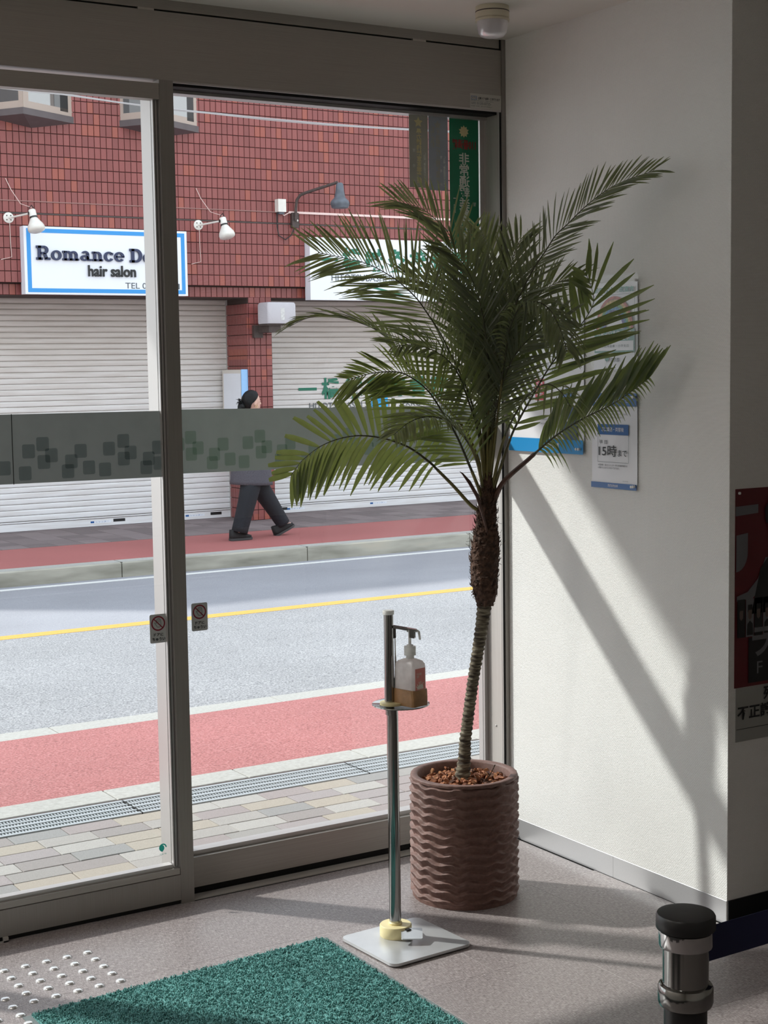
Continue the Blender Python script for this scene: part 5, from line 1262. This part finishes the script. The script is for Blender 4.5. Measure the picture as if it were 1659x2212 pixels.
# ---------------------------------------------------------------- the woman walking past on the far pavement
WX, WY, WZ = 4.475, 10.72, -.203
wo = thing('person', 'woman with dark hair in a bun, grey coat and black trousers, walking right', 'person', (WX, WY, WZ))
def wp_(x, y, z): return (WX+x, WY+y, WZ+z)
bm_ = MB()
def cap(a, b, r0, r1, n=14):
    a, b = Vector(a), Vector(b); d = (b-a).normalized(); L = (b-a).length
    pts = [a-d*r0*.9, a-d*r0*.5, a, a.lerp(b, .5), b, b+d*r1*.5, b+d*r1*.9]; rad = [r0*.43, r0*.86, r0, (r0+r1)/2, r1, r1*.86, r1*.43]
    bm_.tube([Vector(wp_(*p)) for p in pts], rad, n)
def blob(c, rx, ry, rz, tilt=0., n=18):
    rs = []
    for k in range(1, 12):
        ph = pi*k/12; z = -cos(ph)*rz; q = sin(ph); ring = []
        for i in range(n):
            a = 2*pi*i/n; x, y = rx*q*cos(a), ry*q*sin(a); ring.append(wp_(c[0]+x*cos(tilt)-z*sin(tilt)*1, c[1]+y, c[2]+z*cos(tilt)+x*sin(tilt)))
        rs.append(ring)
    bm_.rings(rs)
HC = (.000, .0, 1.475)
blob((HC[0]-.004, 0, HC[2]+.012), .094, .074, .098); blob((HC[0]+.036, 0, HC[2]-.035), .055, .056, .078); blob((HC[0]+.050, 0, HC[2]-.088), .030, .032, .022)
blob((HC[0]+.060, -.0, HC[2]+.012), .030, .05, .035)
cap((HC[0]+.088, 0, HC[2]+.002), (HC[0]+.102, 0, HC[2]-.026), .0085, .0115, 10)                       # nose
blob((HC[0]+.086, 0, HC[2]-.052), .0115, .020, .0065); blob((HC[0]+.084, 0, HC[2]-.066), .012, .018, .007)   # lips
for s_ in (-1, 1): blob((HC[0]+.078, s_*.028, HC[2]+.002), .010, .014, .009); blob((HC[0]+.004, s_*.074, HC[2]-.020), .018, .008, .030)
cap((-.012, 0, 1.33), (.006, 0, 1.41), .048, .045)                                                    # neck
cap((-.015, -.12, 1.275), (-.015, .12, 1.275), .058, .058); cap((-.015, 0, 1.25), (-.02, 0, .95), .125, .110); cap((-.02, -.06, .82), (-.02, .06, .82), .115, .115)
for s_, e1_, h1 in ((-1, (-.12, 1.05), (-.02, .90)), (1, (.03, 1.02), (-.14, .84))):
    S_ = (-.015, s_*.165, 1.26); E_ = (e1_[0], s_*.205, e1_[1]); Hh = (h1[0], s_*.20, h1[1])
    cap(S_, E_, .045, .036); cap(E_, Hh, .036, .024); P_ = (Hh[0]+.012, Hh[1], Hh[2]-.05); cap(Hh, P_, .028, .026)
    for k in range(4): cap((P_[0]-.020+.014*k, P_[1], P_[2]-.012), (P_[0]-.020+.015*k+.004, P_[1]-s_*.012, P_[2]-.060-.008*(k in (1, 2))), .0085, .0065, 8)
    cap((P_[0]+.02, P_[1]-s_*.005, P_[2]+.012), (P_[0]+.045, P_[1]-s_*.015, P_[2]-.030), .010, .0075, 8)
legs = (((-.02, -.075, .80), (-.10, -.085, .45), (-.245, -.085, .10), -1), ((-.02, .075, .80), (.18, .085, .455), (.345, .085, .125), 1))
for H_, K_, A_, s_ in legs: cap(H_, K_, .082, .055); cap(K_, A_, .055, .036)
cap((-.25, -.085, .055), (-.13, -.085, .035), .034, .026); cap((.36, .085, .07), (.475, .085, .11), .034, .026)
body = bm_.build('body', SKIN, None)
rm = body.modifiers.new('union', 'REMESH'); rm.mode = 'VOXEL'; rm.voxel_size = .0065; sm_ = body.modifiers.new('soft', 'SMOOTH'); sm_.iterations = 4; sm_.factor = .5
me = bpy.data.meshes.new_from_object(body.evaluated_get(bpy.context.evaluated_depsgraph_get())); bpy.data.objects.remove(body)
me.polygons.foreach_set('use_smooth', [True]*len(me.polygons)); body = link('body', me, wo)
# eyes, brow, ear ring
for s_ in (-1, 1):
    MB().obb(wp_(HC[0]+.084, s_*.030, HC[2]+.022), (.004, 0, .001), (0, .013, 0), (0, 0, .0022)).build('eyebrow', HAIR, wo); MB().obb(wp_(HC[0]+.086, s_*.029, HC[2]+.003), (.003, 0, 0), (0, .010, 0), (0, 0, .0025)).build('eye', HAIR, wo)
MB().tube([wp_(.012+.012*cos(R(a)), -.084, 1.425+.014*sin(R(a))) for a in range(0, 361, 30)], .0022, 6, False).build('earring', plain('gold', (.75, .55, .28), .25, 1), wo, smooth=True)
# hair: cap of hair swept back into a loose low bun
h_ = MB(); rs = []
for k in range(0, 15):
    ph = pi*(.02+.80*k/14); ring = []
    for i in range(28):
        a = 2*pi*i/28; rx, ry, rz = .112, .086, .114
        x, y, z = rx*sin(ph)*cos(a), ry*sin(ph)*sin(a), rz*cos(ph)
        lim = .058 if z > .055 else (.010+.048*(z/.055) if z > 0 else .010+z*1.5)                     # hairline: the face stays free
        edge = max(-.050, lim)
        if x > edge: x = edge+(x-edge)*.12
        if z < -.05 and x < 0: x = x*.98
        r_ = .0022*sin(i*5+k)
        ring.append(wp_(HC[0]-.008+x+r_, y+r_*.6, HC[2]+.012+z))
    rs.append(ring)
h_.rings(rs); hair = h_.build('hair', HAIR, wo, smooth='all')
bn = MB(); rr = random.Random(2)
for c, q in (((-.125, 0, 1.425), .040), ((-.142, -.006, 1.405), .030), ((-.12, .01, 1.45), .030)):
    rs = []
    for k in range(1, 9):
        ph = pi*k/9; rs.append([wp_(c[0]+q*1.1*sin(ph)*cos(2*pi*i/14), c[1]+q*sin(ph)*sin(2*pi*i/14), c[2]+q*cos(ph)) for i in range(14)])
    bn.rings(rs)
for k in range(16):
    a = rr.uniform(1.6, 3.2); L = rr.uniform(.03, .06); y = rr.uniform(-.025, .025)
    bn.tube([wp_(-.13, y, 1.46), wp_(-.13+L*.6*cos(a), y, 1.46+L*.6*sin(a)+.012), wp_(-.13+L*cos(a+.3), y*1.5, 1.46+L*sin(a+.3)+.006)], [.005, .0045, .001], 5)
bn.build('hair_bun', HAIR, hair, smooth='all')
def loft(name, secs, mt, n=28, wob=.004, seed=1, smooth='all', caps=True):
    rr = random.Random(seed); rs = []
    for (cx, cy, cz, rx, ry, tx) in secs:
        rs.append([wp_(cx+rx*cos(2*pi*i/n)+wob*sin(i*3+cz*25+seed), cy+ry*sin(2*pi*i/n)+wob*cos(i*2.3+cz*31), cz+tx*cos(2*pi*i/n)) for i in range(n)])
    return MB().rings(rs, caps).build(name, mt, wo, smooth=smooth)
loft('coat', [(-.03, 0, .585, .238, .205, -.012), (-.03, 0, .62, .236, .205, -.012), (-.028, 0, .72, .222, .205, 0), (-.025, 0, .86, .200, .200, 0), (-.022, 0, 1.0, .180, .195, 0), (-.02, 0, 1.15, .160, .205, 0), (-.015, 0, 1.26, .130, .205, 0), (-.014, 0, 1.315, .085, .150, 0), (-.008, 0, 1.345, .062, .075, 0), (.0, 0, 1.365, .058, .060, 0)], COAT)
for s_, el, ha in ((-1, (-.12, 1.05), (-.03, .91)), (1, (.03, 1.02), (-.13, .86))):
    MB().tube([wp_(-.015, s_*.150, 1.285), wp_(-.02, s_*.19, 1.22), wp_(el[0], s_*.225, el[1]), wp_(ha[0], s_*.21, ha[1])], [.060, .070, .064, .052], 16).build('coat_sleeve', COAT, wo, smooth='all')
tr_ = MB()
def tb(pts, rad, name):
    MB().tube([wp_(*p) for p in pts], rad, 20, flat=.9).build(name, TROU, wo, smooth='all')
tb([(-.055, -.05, .74), (-.065, -.07, .66), (-.085, -.082, .56), (-.125, -.085, .42), (-.175, -.085, .26), (-.215, -.085, .13), (-.228, -.085, .085)], [.09, .112, .120, .108, .100, .097, .096], 'trouser_leg')
tb([(.02, .05, .74), (.05, .06, .66), (.10, .08, .56), (.20, .085, .42), (.30, .085, .27), (.375, .085, .155), (.395, .085, .125)], [.09, .110, .118, .105, .092, .085, .083], 'trouser_leg')
def shoe(hx, hz, ang, y):
    d = Vector((cos(ang), 0, sin(ang))); u_ = Vector((-sin(ang), 0, cos(ang)))
    def sec(z_, sc, name, mt, zz):
        prof = [(-.045, .030), (-.02, .040), (.05, .040), (.12, .043), (.165, .040), (.20, .026), (.212, .010)]
        rs = []
        for t_, hh in zz:
            ring = []
            for q, w_ in prof: 
                p = Vector((hx, 0, hz))+d*(q*sc)+u_*(t_+ (0 if hh == 0 else hh*max(0, 1-abs(q-.0)/.17)));  ring.append(wp_(p.x, y-w_*sc, p.z))
            for q, w_ in reversed(prof):
                p = Vector((hx, 0, hz))+d*(q*sc)+u_*(t_+ (0 if hh == 0 else hh*max(0, 1-abs(q-.0)/.17)));  ring.append(wp_(p.x, y+w_*sc, p.z))
            rs.append(ring)
        return MB().rings(rs).build(name, mt, wo, smooth=50)
    s_ = sec(0, 1.03, 'shoe_sole', SOLE, ((0, 0), (.024, 0)))
    m = MB(); prof = [(-.045, .026), (-.02, .038), (.05, .038), (.12, .041), (.165, .037), (.195, .024), (.208, .008)]; rs = []
    for t_, k in ((.022, 1), (.045, .96), (.060, .75)):
        ring = []
        for sgn in (-1, 1):
            for q, w_ in (prof if sgn < 0 else reversed(prof)):
                hh = t_+(.045*(k < .9)+.012*(k < 1))*max(0, 1-max(0, q)/.14); p = Vector((hx, 0, hz))+d*(q if k > .9 else min(q, .17)*.95)+u_*hh; ring.append(wp_(p.x, y+sgn*w_*k, p.z))
        rs.append(ring)
    m.rings(rs).build('shoe', SHOE, wo, smooth='all')
shoe(-.295, .003, 0, -.085); shoe(.335, .006, R(24), .085)
